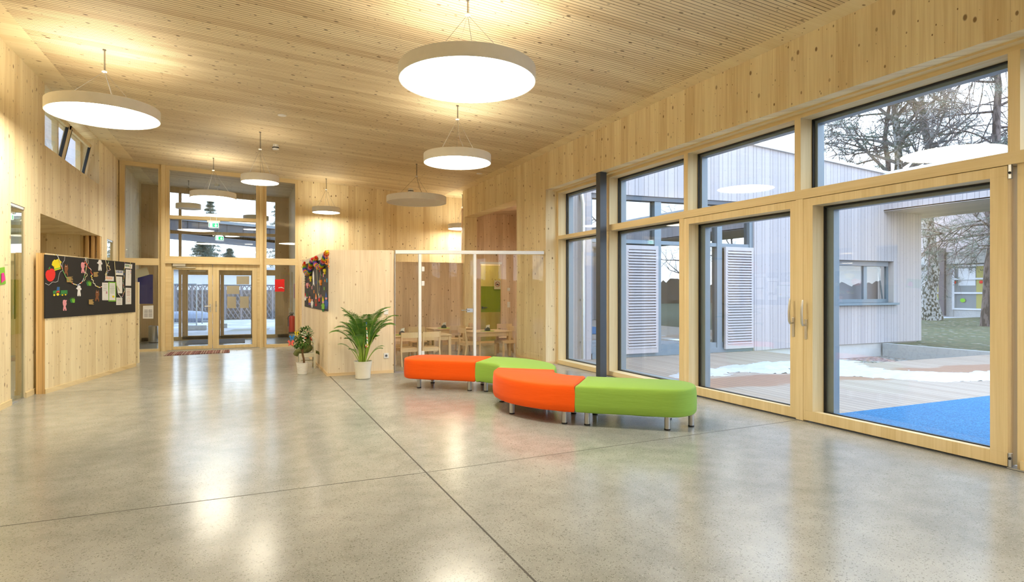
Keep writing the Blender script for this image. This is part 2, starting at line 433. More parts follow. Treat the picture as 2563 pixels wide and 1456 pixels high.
def mat_deck():
    m, nt, N, L, b = newmat('larch_deck')
    b.inputs['Roughness'].default_value = 0.65
    g = N.new('ShaderNodeNewGeometry'); se = N.new('ShaderNodeSeparateXYZ'); L.new(g.outputs['Position'], se.inputs[0])
    s = M1(nt, 'SUBTRACT', se.outputs[0], M1(nt, 'MULTIPLY', se.outputs[1], 0.06)); t = se.outputs[1]
    q = M1(nt, 'DIVIDE', s, 0.145); idx = M1(nt, 'FLOOR', q); fr = M1(nt, 'FRACT', q)
    wh = N.new('ShaderNodeTexWhiteNoise'); wh.noise_dimensions = '1D'; L.new(idx, wh.inputs['W'])
    cb = N.new('ShaderNodeCombineXYZ'); L.new(M1(nt, 'MULTIPLY', s, 25), cb.inputs[0]); L.new(M1(nt, 'ADD', t, M1(nt, 'MULTIPLY', wh.outputs['Value'], 20)), cb.inputs[1])
    nz = N.new('ShaderNodeTexNoise'); nz.inputs['Scale'].default_value = 1; nz.inputs['Detail'].default_value = 4; L.new(cb.outputs[0], nz.inputs['Vector'])
    col = mixc(nt, M1(nt, 'ADD', M1(nt, 'MULTIPLY', wh.outputs['Value'], 0.5), M1(nt, 'MULTIPLY', nz.outputs['Fac'], 0.5)), (0.43,0.345,0.27), (0.30,0.225,0.165))
    # wet, darker boards where the snow melts (a stain along the snow strip)
    cy = M1(nt, 'SUBTRACT', t, M1(nt, 'ADD', M1(nt, 'MULTIPLY', se.outputs[0], -0.12), 8.35))
    n2 = N.new('ShaderNodeTexNoise'); n2.inputs['Scale'].default_value = 1.2; n2.inputs['Detail'].default_value = 3; L.new(g.outputs['Position'], n2.inputs['Vector'])
    dd = M1(nt, 'ADD', M1(nt, 'ABSOLUTE', cy), M1(nt, 'MULTIPLY', M1(nt, 'SUBTRACT', n2.outputs['Fac'], 0.5), 0.9))
    wet = N.new('ShaderNodeMapRange'); L.new(dd, wet.inputs[0]); wet.inputs[1].default_value = 0.42; wet.inputs[2].default_value = 0.56; wet.inputs[3].default_value = 0.8; wet.inputs[4].default_value = 0
    col = mixc(nt, wet.outputs[0], col, (0.30, 0.145, 0.075))
    gm = M1(nt, 'LESS_THAN', fr, 0.08)
    col = mixc(nt, M1(nt, 'MULTIPLY', gm, 0.85), col, (0.08,0.06,0.05))
    L.new(col, b.inputs['Base Color'])
    return m
m_deckw = mat_deck()

# ------------------------------------------------------------------ numbers of the place
XL, XW, XF, XG = -2.72, 5.45, 5.70, 5.88      # left wall, right wall face, window frame face, glass
YE, YV, YB = 16.8, 20.2, -4.6                 # entrance wall, outer vestibule wall, wall behind the camera
YP, YD = 10.65, 15.6                          # glass partition, back wall of the dining room
XP = 1.29                                     # side wall of the dining room
YJ = 10.65                                    # far jamb of the window strip
HEAD = 3.454; TR = 2.58
SLIT1 = (PX(27, 728, XL).y, PX(63, 728, XL).y)
NICHE = (PX(101, 728, XL).y, PX(254, 728, XL).y)
SLIT2 = (PX(268, 728, XL).y, PX(283, 728, XL).y)
UPW = (PX(112, 728, XL).y, PX(248, 728, XL).y)
OPN = (PX(1293, 728, XW).y, PX(1163, 728, XW).y)

# ------------------------------------------------------------------ ground outside
def st(o): o['kind'] = 'structure'; return o
box('floor', m_floor, XL - 4.2, 5.86, YB - 0.3, YV + 0.1, -0.25, 0.0, kind='structure')
box('floor', m_floor, 5.86, 11.6, 11.3, YV + 0.1, -0.25, -0.001, kind='structure')
def fjoint(a, b, w=0.006):
    a = Vector((*a, 0)); b = Vector((*b, 0)); n = (b - a).normalized().cross(Vector((0,0,1))) * w
    return MB().extr([a - n + Vector((0,0,-0.01)), a + n + Vector((0,0,-0.01)), b + n + Vector((0,0,-0.01)), b - n + Vector((0,0,-0.01))], (0,0,0.0108))
m_joint = plain('joint_filler', (0.07, 0.065, 0.055), 0.7)
fjoint((1.326, YB), (1.326, YP)).build('trim_1', m_joint, kind='structure')
fjoint((XL, 4.67), (1.326, 4.69), 0.004).build('trim_2', m_joint, kind='structure')
fjoint((1.326, 4.69), (5.68, 4.90), 0.004).build('trim_3', m_joint, kind='structure')
fjoint((-2.5, 10.5), (1.326, 10.52), 0.002).build('trim_4', m_joint, kind='structure')

def ground(name, mat, x0, x1, y0, y1, z, label, cat, th=0.5):
    o = box(name, mat, x0, x1, y0, y1, z - th, z); o['kind'] = 'structure'; o['label'] = label; o['category'] = cat; return o
ground('snowy_ground', m_snowg, -60, 60, YV + 0.1, 90, -0.06, 'snow covered yard beyond the glazed entrance doors', 'ground')
ground('grass_lawn', m_grass, 16.35, 90, -40, YV + 0.1, -0.02, 'winter lawn beyond the wooden deck and kerb', 'lawn')
ground('snowy_ground', m_snowg, -60, XL - 4.2, -40, YV + 0.1, -0.06, 'snow covered ground on the far side of the left wall', 'ground')
ground('paving', m_pave, -4.5, 4.5, YV + 0.1, YV + 4.2, -0.03, 'grey paving directly outside the entrance doors', 'paving', 0.4)
ground('gravel_bed', m_gravel, 11.62, 16.2, 8.30, 11.35, -0.36, 'gravel bed sunk between deck edge and white plinth', 'gravel', 0.2)
ground('gravel_bed', m_gravel, 16.2, 22, 11.15, 30, -0.3, 'gravel strip beside the corner of the clad wing', 'gravel', 0.2) if False else None
dk = MB().box(5.92, 11.6, -8, 11.12, -0.3, -0.02).box(11.6, 16.18, -8, 8.28, -0.3, -0.02)
st(dk.build('wooden_deck', m_deckw)); bpy.data.objects['wooden_deck']['label'] = 'pale larch board deck of the courtyard'; bpy.data.objects['wooden_deck']['category'] = 'deck'
ground('grass_lawn', m_grass, -40, 90, -60, -8, -0.05, 'lawn beyond the near end of the courtyard deck', 'lawn')
kb = box('concrete_kerb', m_conc, 16.18, 16.36, 8.0, 11.14, -0.5, 0.0); tag(kb, 'grey concrete kerb between gravel bed and lawn', 'kerb')

# snow strip on the deck: lumpy heightfield
def snow(name, poly, h, label, res=0.05, seed=0):
    xs = [p[0] for p in poly]; ys = [p[1] for p in poly]
    def inside(x, y):
        c = False; n = len(poly); j = n-1; dmin = 9
        for i in range(n):
            xi, yi = poly[i]; xj, yj = poly[j]
            if (yi > y) != (yj > y) and x < (xj-xi)*(y-yi)/(yj-yi)+xi: c = not c
            ex, ey = xj-xi, yj-yi; tt = max(0, min(1, ((x-xi)*ex+(y-yi)*ey)/(ex*ex+ey*ey+1e-9)))
            dmin = min(dmin, math.hypot(x-xi-tt*ex, y-yi-tt*ey)); j = i
        return dmin if c else -dmin
    nx = int((max(xs)-min(xs))/res)+1; ny = int((max(ys)-min(ys))/res)+1
    H = {}; V = []
    for i in range(nx+1):
        for j in range(ny+1):
            x = min(xs)+i*res; y = min(ys)+j*res
            d = inside(x, y) + 0.30*noise.noise(Vector((x*2.1, y*3.1, seed))) + 0.16*noise.noise(Vector((x*6.0, y*8.0, seed + 3)))
            if d > -0.05:
                n = noise.noise(Vector((x*4.5, y*4.5, seed+5)))*0.5 + noise.noise(Vector((x*12, y*12, seed+9)))*0.25
                z = -0.032 + (max(0.0, 0.012 + h*min(1, max(0, d)/0.5)*(0.75+n)) if d > 0.03 else 0.0)
                H[(i, j)] = len(V); V.append((x, y, z))
    F = []
    for (i, j), a in H.items():
        if (i+1, j) in H and (i+1, j+1) in H and (i, j+1) in H:
            F.append((a, H[(i+1, j)], H[(i+1, j+1)], H[(i, j+1)]))
    o = MB().add(V, F).build(name, m_snow, smooth=True)
    return tag(o, label, 'snow')
def gpt(u, v): p = PZ(u, v, -0.02); return (p.x, p.y)
snow('snow_patch', [gpt(*q) for q in ((1668,943),(1700,947),(1760,940),(1800,943),(1850,932),(1980,937),(2000,938),(2000,905),(1978,902),(1860,912),(1760,925),(1705,930))], 0.10, 'thick white snow heap melting on the courtyard deck', seed=1)
snow('snow_patch', [gpt(*q) for q in ((2012,940),(2140,942),(2250,950),(2380,957),(2480,951),(2560,946),(2560,930),(2330,930),(2210,925),(2160,912),(2120,898),(2012,900))], 0.05, 'thin spread of snow on the deck before the gravel bed', seed=4)
bc = MB().box(5.98, 13.0, -4.0, 4.98, -0.02, -0.004)
tag(bc.build('outdoor_carpet', m_blue), 'bright blue carpet lying on the courtyard deck', 'carpet')

# ------------------------------------------------------------------ room shell
wl = wallgrid('x', XL - 0.30, XL, YB, YV + 0.25, 0, 4.80,
    [(SLIT1[0], SLIT1[1], 0, TR), (NICHE[0], NICHE[1], 0, TR), (SLIT2[0], SLIT2[1], 0, TR), (UPW[0], UPW[1], 3.62, 4.53)])
wl.build('wall_left', m_wall, kind='structure')
wallgrid('y', YB - 0.3, YB, XL - 0.3, 6.3, 0, 4.8, []).build('wall_back', m_wall, kind='structure')
# right wall: band above the window strip, then the piece with the tall opening
wr = MB().box(XW, 6.02, YB, YJ, HEAD, 4.6)
wr.build('wall_right', m_wall, kind='structure')
wr2 = wallgrid('x', XW, XW + 0.35, YJ, 15.62, 0, 4.6, [(OPN[0], OPN[1], 0, HEAD)])
wr2.box(XW + 0.3, 6.02, YJ + 0.0, YJ + 0.3, 0, 4.6)
wr2.build('wall_right', m_wall, kind='structure')
# ceiling: ribbed field and smooth bands along the walls, all on the same slope
def cslab(x0, x1, y0, y1, name, mat, th=0.22, dz=0.0):
    pts = [(x0, y0, zceil(x0)+dz), (x1, y0, zceil(x1)+dz), (x1, y0, zceil(x1)+th), (x0, y0, zceil(x0)+th)]
    return MB().extr(pts, (0, y1 - y0, 0)).build(name, mat, kind='structure')
cslab(-2.38, 5.22, YB, YV, 'ceiling', m_ceil)
cslab(XL - 0.3, -2.38, YB, YV + 0.2, 'ceiling', m_band, dz=-0.0015)
cslab(5.22, XW + 0.2, YB, 15.6, 'ceiling', m_band, dz=-0.0015)
cslab(5.22, 9.4, 15.6, YE + 0.3, 'ceiling', m_band)
cslab(-2.38, 5.22, YV, YV + 0.3, 'ceiling', m_band)
# yellow wall beyond, corridor end
box('wall_far', m_wall, 1.28, 9.4, YE, YE + 0.25, 0, 4.6, kind='structure')
box('wall_corridor', m_wall, 9.2, 9.4, 15.6, YE, 0, 4.6, kind='structure')
# dining room
PT = lambda x: 2.150 + (x - XP) * 0.0215      # top of the partition
MB().extr([(XP, YP, 0), (2.42, YP, 0), (2.42, YP, PT(2.42)), (XP, YP, PT(XP))], (0, 0.12, 0)).build('wall_partition', m_wallp, kind='structure')
box('wall_dining_left', m_wallp, XP, XP + 0.12, YP + 0.12, YD, 0, 2.152, kind='structure')
MB().box(XP, XW, YD, YD + 0.14, 0, 2.217).build('wall_dining_back', m_walldim, kind='structure')
DG = (PY(1201, 728, YD).x, PY(1256, 728, YD).x)
wallgrid('y', YD, YD + 0.14, XW, 7.25, 0, 3.7, [(DG[0], DG[1], 0, 2.25)]).build('wall_recess_back', m_walldim, kind='structure')
box('wall_recess_right', m_walldim, 7.1, 7.25, OPN[0] - 0.1, YD, 0, 3.7, kind='structure')
box('wall_recess_front', m_walldim, XW + 0.35, 7.1, OPN[0] - 0.25, OPN[0] - 0.1, 0, 3.7, kind='structure')
box('ceiling_recess', m_walldim, XW + 0.35, 9.2, OPN[0] - 0.25, 15.6, 3.6, 3.8, kind='structure')
# baseboards
bb = MB().box(XL, XL+0.015, YB, SLIT1[0], 0, 0.075).box(XL, XL+0.015, SLIT1[1], NICHE[0] - 0.25, 0, 0.075)
bb.build('baseboard_left', m_frameh, kind='structure')
MB().box(XP - 0.012, 2.42, YP - 0.013, YP, 0, 0.05).box(XP - 0.012, XP, YP, YD, 0, 0.05).build('baseboard_partition', m_base, kind='structure')
box('baseboard_right', m_base, XW, XW + 0.25, YJ - 0.012, YJ, 0, 0.05, kind='structure')
MB().box(XP+0.12, 7.1, YD - 0.015, YD, 0, 0.06).box(XW - 0.015, XW, YP + 0.2, OPN[0], 0, 0.06).build('baseboard_dining', m_base, kind='structure')
# glued panel edge of the partition corner
MB().box(XP - 0.004, XP + 0.10, YP - 0.004, YP + 0.01, 0.05, PT(XP)).build('trim_5', m_wallp, kind='structure') if False else None
# office behind the opening in the left wall
of = MB().box(-6.4, XL - 0.3, 14.85, 15.0, 0, 2.75).build('wall_office_end', m_end if False else m_wall, kind='structure')
MB().box(-6.6, -6.4, 8.8, 15.0, 0, 2.75).box(-6.4, XL - 0.3, 8.6, 8.8, 0, 2.75).build('wall_office', m_wall, kind='structure')
box('ceiling_office', m_wall, -6.6, XL - 0.3, 8.6, 15.0, 2.60, 2.75, kind='structure')
# edge posts at the end of the opening
pe = MB()
for i in range(3): pe.box(XL - 0.06 - 0.09*i, XL - 0.01 - 0.09*i, NICHE[1] - 0.10 - 0.05*i, NICHE[1] - 0.0, 0, TR)
pe.build('trim_6', m_end, kind='structure')
# angled low wall with the pin board
NA = PZ(112.5, 985.5, 0); NB = PZ(339.5, 916.5, 0)
ne = (NB - NA).normalized(); nn = Vector((ne.y, -ne.x, 0))     # nn points to the hall
if nn.dot(-NA) < 0: nn = -nn
NH = 1.985
MB().extr([NA, NB, NB - nn*0.11, NA - nn*0.11 + Vector((-0.0,0,0))], (0, 0, NH)).build('wall_counter', m_wall, kind='structure')
MB().extr([NA + nn*0.012 - ne*0.012, NB + nn*0.012, NB, NA], (0,0,0.065)).build('baseboard_counter', m_frameh, kind='structure')
# its raw edge towards the camera
MB().extr([NA + nn*0.0 - ne*0.004, NA - nn*0.11 - ne*0.004, NA - nn*0.11, NA], (0,0,NH)).build('trim_7', m_end, kind='structure')
# short return behind the far end of the low wall
q = NB + ne*0.05
MB().box(XL, PY(348, 728, q.y + 0.6).x, q.y + 0.55, q.y + 0.65, 0, 1.63).build('wall_counter_return', m_wall, kind='structure')

# ------------------------------------------------------------------ window strip on the right
def Yof(u): return PX(u, 728, XF).y
posts = [(Yof(1546.), Yof(1537.)), (Yof(1721.5), Yof(1711.6)), (Yof(2004), Yof(1989)), (Yof(2553), Yof(2523))]
# posts: (y_near, y_far)
posts[0] = (posts[1][0] + 2.0, posts[1][1] + 2.02)
ypn = [p for p in posts] + [(posts[3][0] - 2.1, posts[3][1] - 2.1), (posts[3][0] - 4.2, posts[3][1] - 4.2)]
YS = posts[3][0] - 4.2      # the strip ends here, solid wall behind the viewpoint
box('wall_right', m_wall, XW, 6.02, YB, YS, 0, HEAD + 0.02, kind='structure')
strip = sempty('window_1', (XF, YJ, 0))
pm = MB()
for i, (a, b2) in enumerate(ypn):
    pm.box(XF, XG + 0.06, a, b2, TR if i in (1, 2, 3) else 0, HEAD - 0.06)
pm.box(XF, XG + 0.06, YJ - 0.06, YJ, 0, HEAD - 0.06)
pm.build('window_post', m_frame, strip)
MB().box(XF, XG + 0.06, YS, YJ, HEAD - 0.065, HEAD + 0.02).box(XF - 0.09, XF, YS, YJ, HEAD - 0.02, HEAD + 0.02).build('window_head', m_frameh, strip)
MB().box(XF - 0.01, XG + 0.04, YS, posts[0][1], TR - 0.10, TR).box(XF, XG + 0.04, posts[0][1], YJ - 0.06, TR - 0.105, TR - 0.035).build('transom', m_frameh, strip)
# fixed bays beside the column: sills, rebates and panes
def bay(n, y0, y1, z0, z1, rail=0, lip=0.0):
    """fixed pane between y0<y1; black gasket line and grey outer frame around the glass"""
    w = sempty('window_%d' % n, (XG, y0, z0))
    if rail:
        MB().box(XF, XG + 0.02, y0, y1, 0, z0 + 0.0).build('window_sill', m_frameh, w)
    g = 0.016
    fr = MB()
    for (ya, yb, za, zb) in ((y0, y1, z0, z0+g*0.7), (y0, y1, z1-g, z1), (y0, y0+g, z0, z1), (y1-g*0.9, y1, z0, z1)):
        fr.box(XG - 0.004, XG + 0.026, ya, yb, za, zb)
    fr.build('gasket', m_black, w)
    of_ = MB()
    for (ya, yb, za, zb) in ((y0, y1, z1-0.05, z1), (y0, y0+0.045, z0, z1), (y1-0.05, y1, z0, z1), (y0, y1, z0, z0+0.02)):
        of_.box(XG + 0.03, XG + 0.13, ya, yb, za, zb)
    of_.build('outer_frame', m_anth, w)
    MB().box(XG + 0.0, XG + 0.022, y0 + 0.01, y1 - 0.01, z0 + 0.008, z1 - 0.01).build('pane', m_glass, w)
    return w
ZB = 0.085
edges = [YJ - 0.06] + [None]
n = 2
spans = [(ypn[0][1], YJ - 0.06)] + [(ypn[i+1][1], ypn[i][0]) for i in range(len(ypn)-1)]
for i, (a, b2) in enumerate(spans):
    bay(n, a, b2, TR if i else TR - 0.035, HEAD - 0.065); n += 1
    if i in (0, 1, 4, 5):
        bay(n, a, b2, ZB, TR - 0.10, rail=1); n += 1
# sliding door leaves
def leaf(nm, y0, y1, st_n, st_f, handle_at, z1=TR - 0.105):
    """y0<y1, stile widths near / far"""
    d = sempty(nm, (XF, y0, 0))
    f = MB().box(XF + 0.005, XF + 0.075, y0, y1, 0.015, 0.125).box(XF + 0.005, XF + 0.075, y0, y1, z1 - 0.085, z1)
    f.box(XF + 0.005, XF + 0.075, y0, y0 + st_n, 0.125, z1 - 0.085).box(XF + 0.005, XF + 0.075, y1 - st_f, y1, 0.125, z1 - 0.085)
    f.build('door_frame', m_frame, d, bevel=0.002)
    b = MB().box(XF + 0.075, XG + 0.0, y0, y1, 0.015, 0.10).box(XF + 0.075, XG, y0, y1, z1 - 0.085, z1).box(XF + 0.075, XG, y0, y0 + st_n, 0.1, z1 - 0.085).box(XF + 0.075, XG, y1 - st_f, y1, 0.1, z1 - 0.085)
    b.build('rebate', m_frame, d)
    g = MB()
    ya, yb, za, zb = y0 + st_n, y1 - st_f, 0.10, z1 - 0.085
    for (c, dd, e, f2) in ((ya, yb, za, za+0.012), (ya, yb, zb-0.018, zb), (ya, ya+0.012, za, zb), (yb-0.016, yb, za, zb)):
        g.box(XG - 0.004, XG + 0.024, c, dd, e, f2)
    g.build('gasket', m_black, d)
    MB().box(XG + 0.03, XG + 0.12, yb - 0.10, yb, za, zb).box(XG + 0.03, XG + 0.12, ya, yb, zb - 0.05, zb).build('outer_frame', m_anth, d)
    MB().box(XG, XG + 0.022, ya + 0.01, yb - 0.01, za + 0.01, zb - 0.01).build('pane', m_glass, d)
    if handle_at is not None:
        hy, hz = handle_at
        h = MB().box(XF - 0.006, XF + 0.005, hy - 0.016, hy + 0.016, hz - 0.20, hz + 0.02).build('handle_plate', m_alug, d, bevel=0.004)
        hh = MB().tube([(XF - 0.005, hy, hz - 0.04), (XF - 0.05, hy, hz - 0.045), (XF - 0.062, hy + 0.0, hz - 0.02), (XF - 0.068, hy, hz + 0.08), (XF - 0.062, hy, hz + 0.17), (XF - 0.05, hy, hz + 0.235)], [0.011, 0.012, 0.014, 0.013, 0.012, 0.009], 10)
        hh.build('handle', m_alug, h, smooth=True)
    return d
yc0, yc1 = Yof(2010), Yof(1992)
leaf('door_1', yc1, Yof(1708) , yc1*0 + (Yof(1977) - Yof(1992)), Yof(1708) - Yof(1728) if False else 0.13, (Yof(1985.5), 1.13))
leaf('door_2', Yof(2521), yc0, Yof(2477) - Yof(2521), yc0 - Yof(2033), (Yof(2017), 1.115))
MB().box(XF - 0.0, XF + 0.09, yc0, yc1, 0.0, TR - 0.1).build('trim_8', m_frame, kind='structure')
MB().box(XF + 0.0, XG, Yof(1711), Yof(1700), 0.0, TR - 0.1).build('trim_9', m_frame, kind='structure')
# threshold strip and door edge hardware
MB().box(XF - 0.005, XF + 0.1, Yof(2700), Yof(2521), 0.0, 0.012).build('trim_10', m_alu, kind='structure')
pstop = Yof(2540)
MB().box(XF + 0.03, XG + 0.05, ypn[3][0] - 0.10, Yof(2541), 0, TR - 0.1).build('trim_11', m_frame, kind='structure')
for z, lb in ((2.42, 'small grey door stopper plate below the transom, upper one'), (0.07, 'small grey door stopper plate at the floor, lower one')):
    t = thing('door_stop', lb, 'door stop', (XF + 0.01, Yof(2530), z), group=None)
    MB().box(XF - 0.004, XF + 0.02, Yof(2532), Yof(2524), z - 0.055, z + 0.06).build('plate', m_alu, t, bevel=0.002)
    MB().tube([(XF + 0.0, Yof(2528), z - 0.01 if z > 1 else z + 0.02), (XF - 0.03, Yof(2528) - 0.012, z - 0.01 if z > 1 else z + 0.02)], 0.010, 10).build('rubber_buffer', m_black, t, smooth=True)
# steel column
cz = MB().box(5.455, 5.585, 8.66, 8.79, 0, HEAD - 0.003)
tag(cz.build('steel_column', m_column, bevel=0.004), 'dark grey square steel column before the window strip', 'column')
# plaster strip on floor at the window (thin metal expansion strip)
MB().box(XF - 0.012, XF, YS, YJ - 0.06, -0.01, 0.004).build('trim_12', m_gasket, kind='structure')

# ------------------------------------------------------------------ entrance wall
def E(u, v): return PY(u, v, YE)
def ex(u): return E(u, 728).x
def ez(v, u=530): return E(u, v).z
ent = sempty('window_20', (0, YE, 0))
fr = MB()
D0, D1 = YE - 0.03, YE + 0.13
def ebox(mb, u0, u1, z0, z1, y0=None, y1=None):
    y0 = D0 if y0 is None else y0; y1 = D1 if y1 is None else y1
    return mb.box(ex(u0), ex(u1), y0, y1, z0, z1)
zt0, zt1 = 2.10, 2.225         # transom between doors and upper glazing
def ztop(u, off): return zceil(ex(u)) - off
for (u0, u1) in ((299, 313), (396.5, 404), (415, 424), (641, 650), (658, 667), (739, 746)):
    ebox(fr, u0, u1, zt1 if u0 in (415, 641) else 0, zceil(ex(u0)) + 0.02)
for (u0, u1) in ((404, 415), (650, 658)):
    ebox(fr, u0, u1, 0, zceil(ex(u0)) + 0.02, D0 - 0.06)
fr.build('window_post', m_frame, ent)
hd = MB()
for (u0, u1) in ((299, 404), (415, 650), (658, 746)):
    x0, x1 = ex(u0), ex(u1)
    hd.extr([(x0, D0 - .003, zceil(x0) + 0.02), (x1, D0 - .003, zceil(x1) + 0.02), (x1, D0 - .003, zceil(x1) - 0.10), (x0, D0 - .003, zceil(x0) - 0.10)], (0, D1 - D0, 0))
hd.build('window_head', m_framex, ent)
ts = MB(); D0 -= 0.004; D1 -= 0.004
ebox(ts, 299, 404, ez(663, 350), ez(646, 350)); ebox(ts, 415, 650, ez(657), ez(643)); ebox(ts, 658, 746, ez(663, 700), ez(647, 700))
ebox(ts, 413, 652, ez(661), ez(655), D0 - 0.07)
ebox(ts, 424, 641, ez(551.5), ez(543))
ebox(ts, 299, 404, 0, ez(874, 370)); ebox(ts, 658, 746, 0, ez(861, 700))
ebox(ts, 415, 430.5, 0, ez(657), D0, D1 - 0.01); ebox(ts, 643.5, 650, 0, ez(657), D0, D1 - 0.01)
ts.build('transom', m_framex, ent)
gl = MB()
for (u0, u1, za, zb) in ((313, 396.5, ez(646, 350), 4.6), (424, 641, ez(643), ez(551.5)), (424, 641, ez(543), 4.6), (667, 739, ez(647, 700), 4.6), (313, 396.5, ez(874, 370), ez(663, 350)), (667, 739, ez(861, 700), ez(663, 700))):
    x0, x1 = ex(u0), ex(u1)
    if zb > 4: gl.extr([(x0, YE + 0.04, za), (x1, YE + 0.04, za), (x1, YE + 0.04, zceil(x1) - 0.09), (x0, YE + 0.04, zceil(x0) - 0.09)], (0, 0.02, 0))
    else: gl.box(x0, x1, YE + 0.04, YE + 0.06, za, zb)
gl.build('pane', m_glass, ent)
def eleaf(nm, u0, u1, g0, g1, zt=None, yy=YE - 0.02, lever=None, plane=YE, sc=1.0, mat=None):
    fx = lambda u: PY(u, 728, plane).x
    x0, x1, a, b = fx(u0), fx(u1), fx(g0), fx(g1)
    d = sempty(nm, ((x0 + x1)/2, yy, 0))
    zt = zt or 2.09; zg0, zg1 = (0.09, zt - 0.14) if plane == YE else (0.125, zt - 0.10)
    MB().box(x0, x1, yy, yy + 0.07, 0.012, zg0).box(x0, x1, yy, yy + 0.07, zg1, zt).box(x0, a, yy, yy + 0.07, zg0, zg1).box(b, x1, yy, yy + 0.07, zg0, zg1).build('door_frame', mat or m_frame, d, bevel=0.003)
    MB().box(a, b, yy + 0.03, yy + 0.045, zg0, zg1).build('pane', m_glass, d)
    return d
dl = eleaf('door_3', 431, 531.5, 434, 521, 2.112)
dr = eleaf('door_4', 532.5, 643, 548, 631.5, 2.112)
def lever(par, x, z, y, dirx, vertical=False, plate_h=0.2, mat=m_alug):
    p = MB().box(x - 0.018, x + 0.018, y - 0.009, y, z - plate_h*0.72, z + plate_h*0.28).build('handle_plate', mat, par, bevel=0.005)
    end = (x, y - 0.05, z + 0.13) if vertical else (x + dirx*0.13, y - 0.05, z)
    MB().tube([(x, y - 0.005, z), (x, y - 0.05, z), end], 0.010, 8).build('handle', mat, p, smooth=True)
lever(dl, ex(527), 1.07, YE - 0.02, -1)
lever(dr, ex(541), 1.07, YE - 0.02, -1, True)
t = thing('door_closer', 'grey door closer box with slide rail above the left entrance door leaf', 'door closer', (ex(450), YE - 0.02, 2.1))
box('closer_body', m_alug, ex(433), ex(465), YE - 0.08, YE - 0.02, ez(668), ez(661), t, bevel=0.004)
box('slide_rail', m_alug, ex(441), ex(490), YE - 0.055, YE - 0.03, ez(671.5), ez(669.3), t)
# threshold and doormats
MB().box(ex(420), ex(660), YE - 0.04, YE + 0.10, 0, 0.012).build('trim_13', m_alu, kind='structure')
box('window_outer_sill', m_framex, XL, 1.28, YV, YV + 0.12, 0, 0.10, kind='structure')
# vestibule
VY = YV
def vx(u): return PY(u, 728, VY).x
box('wall_vestibule_right', m_wall, 1.27, 1.45, YE + 0.13, VY + 0.25, 0, 4.5, kind='structure')
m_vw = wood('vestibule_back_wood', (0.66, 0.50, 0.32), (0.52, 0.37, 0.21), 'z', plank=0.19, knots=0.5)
wallgrid('y', VY, VY + 0.2, XL, vx(415), 0, 4.6, []).build('wall_vestibule_end', m_vw, kind='structure')
box('wall_vestibule_end', m_vw, vx(694), 1.27, VY, VY + 0.2, 0, 4.6, kind='structure')
vf = MB()
for (u0, u1) in ((415, 421), (447, 454), (640, 650), (689, 694.5)):
    vf.box(vx(u0), vx(u1), VY, VY + 0.12, 0, 4.5)
def vz(v, u=550): return PY(u, v, VY).z
vf.box(vx(415), vx(694), VY - 0.013, VY + 0.12, vz(588), vz(581))
vf.box(vx(447), vx(694), VY - 0.01, VY + 0.12, vz(688), vz(674))
x0, x1 = vx(415), vx(694)
vf.extr([(x0, VY - 0.005, zceil(x0) + 0.02), (x1, VY - 0.005, zceil(x1) + 0.02), (x1, VY - 0.005, zceil(x1) - 0.16), (x0, VY - 0.005, zceil(x0) - 0.16)], (0, 0.12, 0))
ve = sempty('window_21', (0, VY, 0))
vf.build('window_post', m_vw, ve)
vg = MB()
vg.box(vx(421), vx(447), VY + 0.05, VY + 0.07, 0.1, 4.5).box(vx(454), vx(689), VY + 0.05, VY + 0.07, vz(674), 4.4).box(vx(650), vx(689), VY + 0.05, VY + 0.07, 0.1, vz(688))
vg.build('pane', m_glass, ve)
def dk_leaf(nm, u0, u1, g0, g1):
    return eleaf(nm, u0, u1, g0, g1, zt=2.17, yy=VY + 0.0, plane=VY, mat=m_vw)
dk_leaf('door_5', 456, 551, 470, 541)
dk_leaf('door_6', 552, 640, 560.5, 628.5)
t = thing('door_closer', 'grey door closer box above the outer vestibule doors', 'door closer', (vx(480), VY - 0.02, 2.2))
box('closer_body', m_alug, vx(470), vx(496), VY - 0.07, VY - 0.01, 2.08, 2.15, t)
box('slide_rail', m_alug, vx(475), vx(515), VY - 0.05, VY - 0.02, 2.03, 2.055, t)
mt = box('floor_mat', m_matd, PZ(465, 860, 0).x, PZ(613, 862, 0).x, PZ(470, 866.5, 0).y + 0.55, VY - 0.12, 0, 0.012)
tag(mt, 'dark grey entrance mat on the vestibule floor', 'mat')
# striped rag rug before the doors
def mat_rug():
    m, nt, N, L, b = newmat('rag_rug'); b.inputs['Roughness'].default_value = 0.95
    g = N.new('ShaderNodeNewGeometry'); se = N.new('ShaderNodeSeparateXYZ'); L.new(g.outputs['Position'], se.inputs[0])
    wh = N.new('ShaderNodeTexWhiteNoise'); wh.noise_dimensions = '1D'
    L.new(M1(nt, 'FLOOR', M1(nt, 'MULTIPLY', se.outputs[0], 60)), wh.inputs['W'])
    r = N.new('ShaderNodeValToRGB'); L.new(wh.outputs['Value'], r.inputs[0]); r.color_ramp.interpolation = 'CONSTANT'
    r.color_ramp.elements[0].color = (0.14, 0.05, 0.04, 1); r.color_ramp.elements[1].position = 0.45; r.color_ramp.elements[1].color = (0.26, 0.12, 0.10, 1)
    e = r.color_ramp.elements.new(0.78); e.color = (0.45, 0.36, 0.28, 1)
    L.new(r.outputs[0], b.inputs['Base Color']); return m
rg = [PZ(u, v, 0) for u, v in ((408, 890.5), (575, 882.5), (575, 875.8), (422, 881.8))]
tag(MB().extr(rg, (0, 0, 0.012)).build('rag_rug', mat_rug()), 'narrow striped brown rag rug before the glazed entrance doors', 'rug')
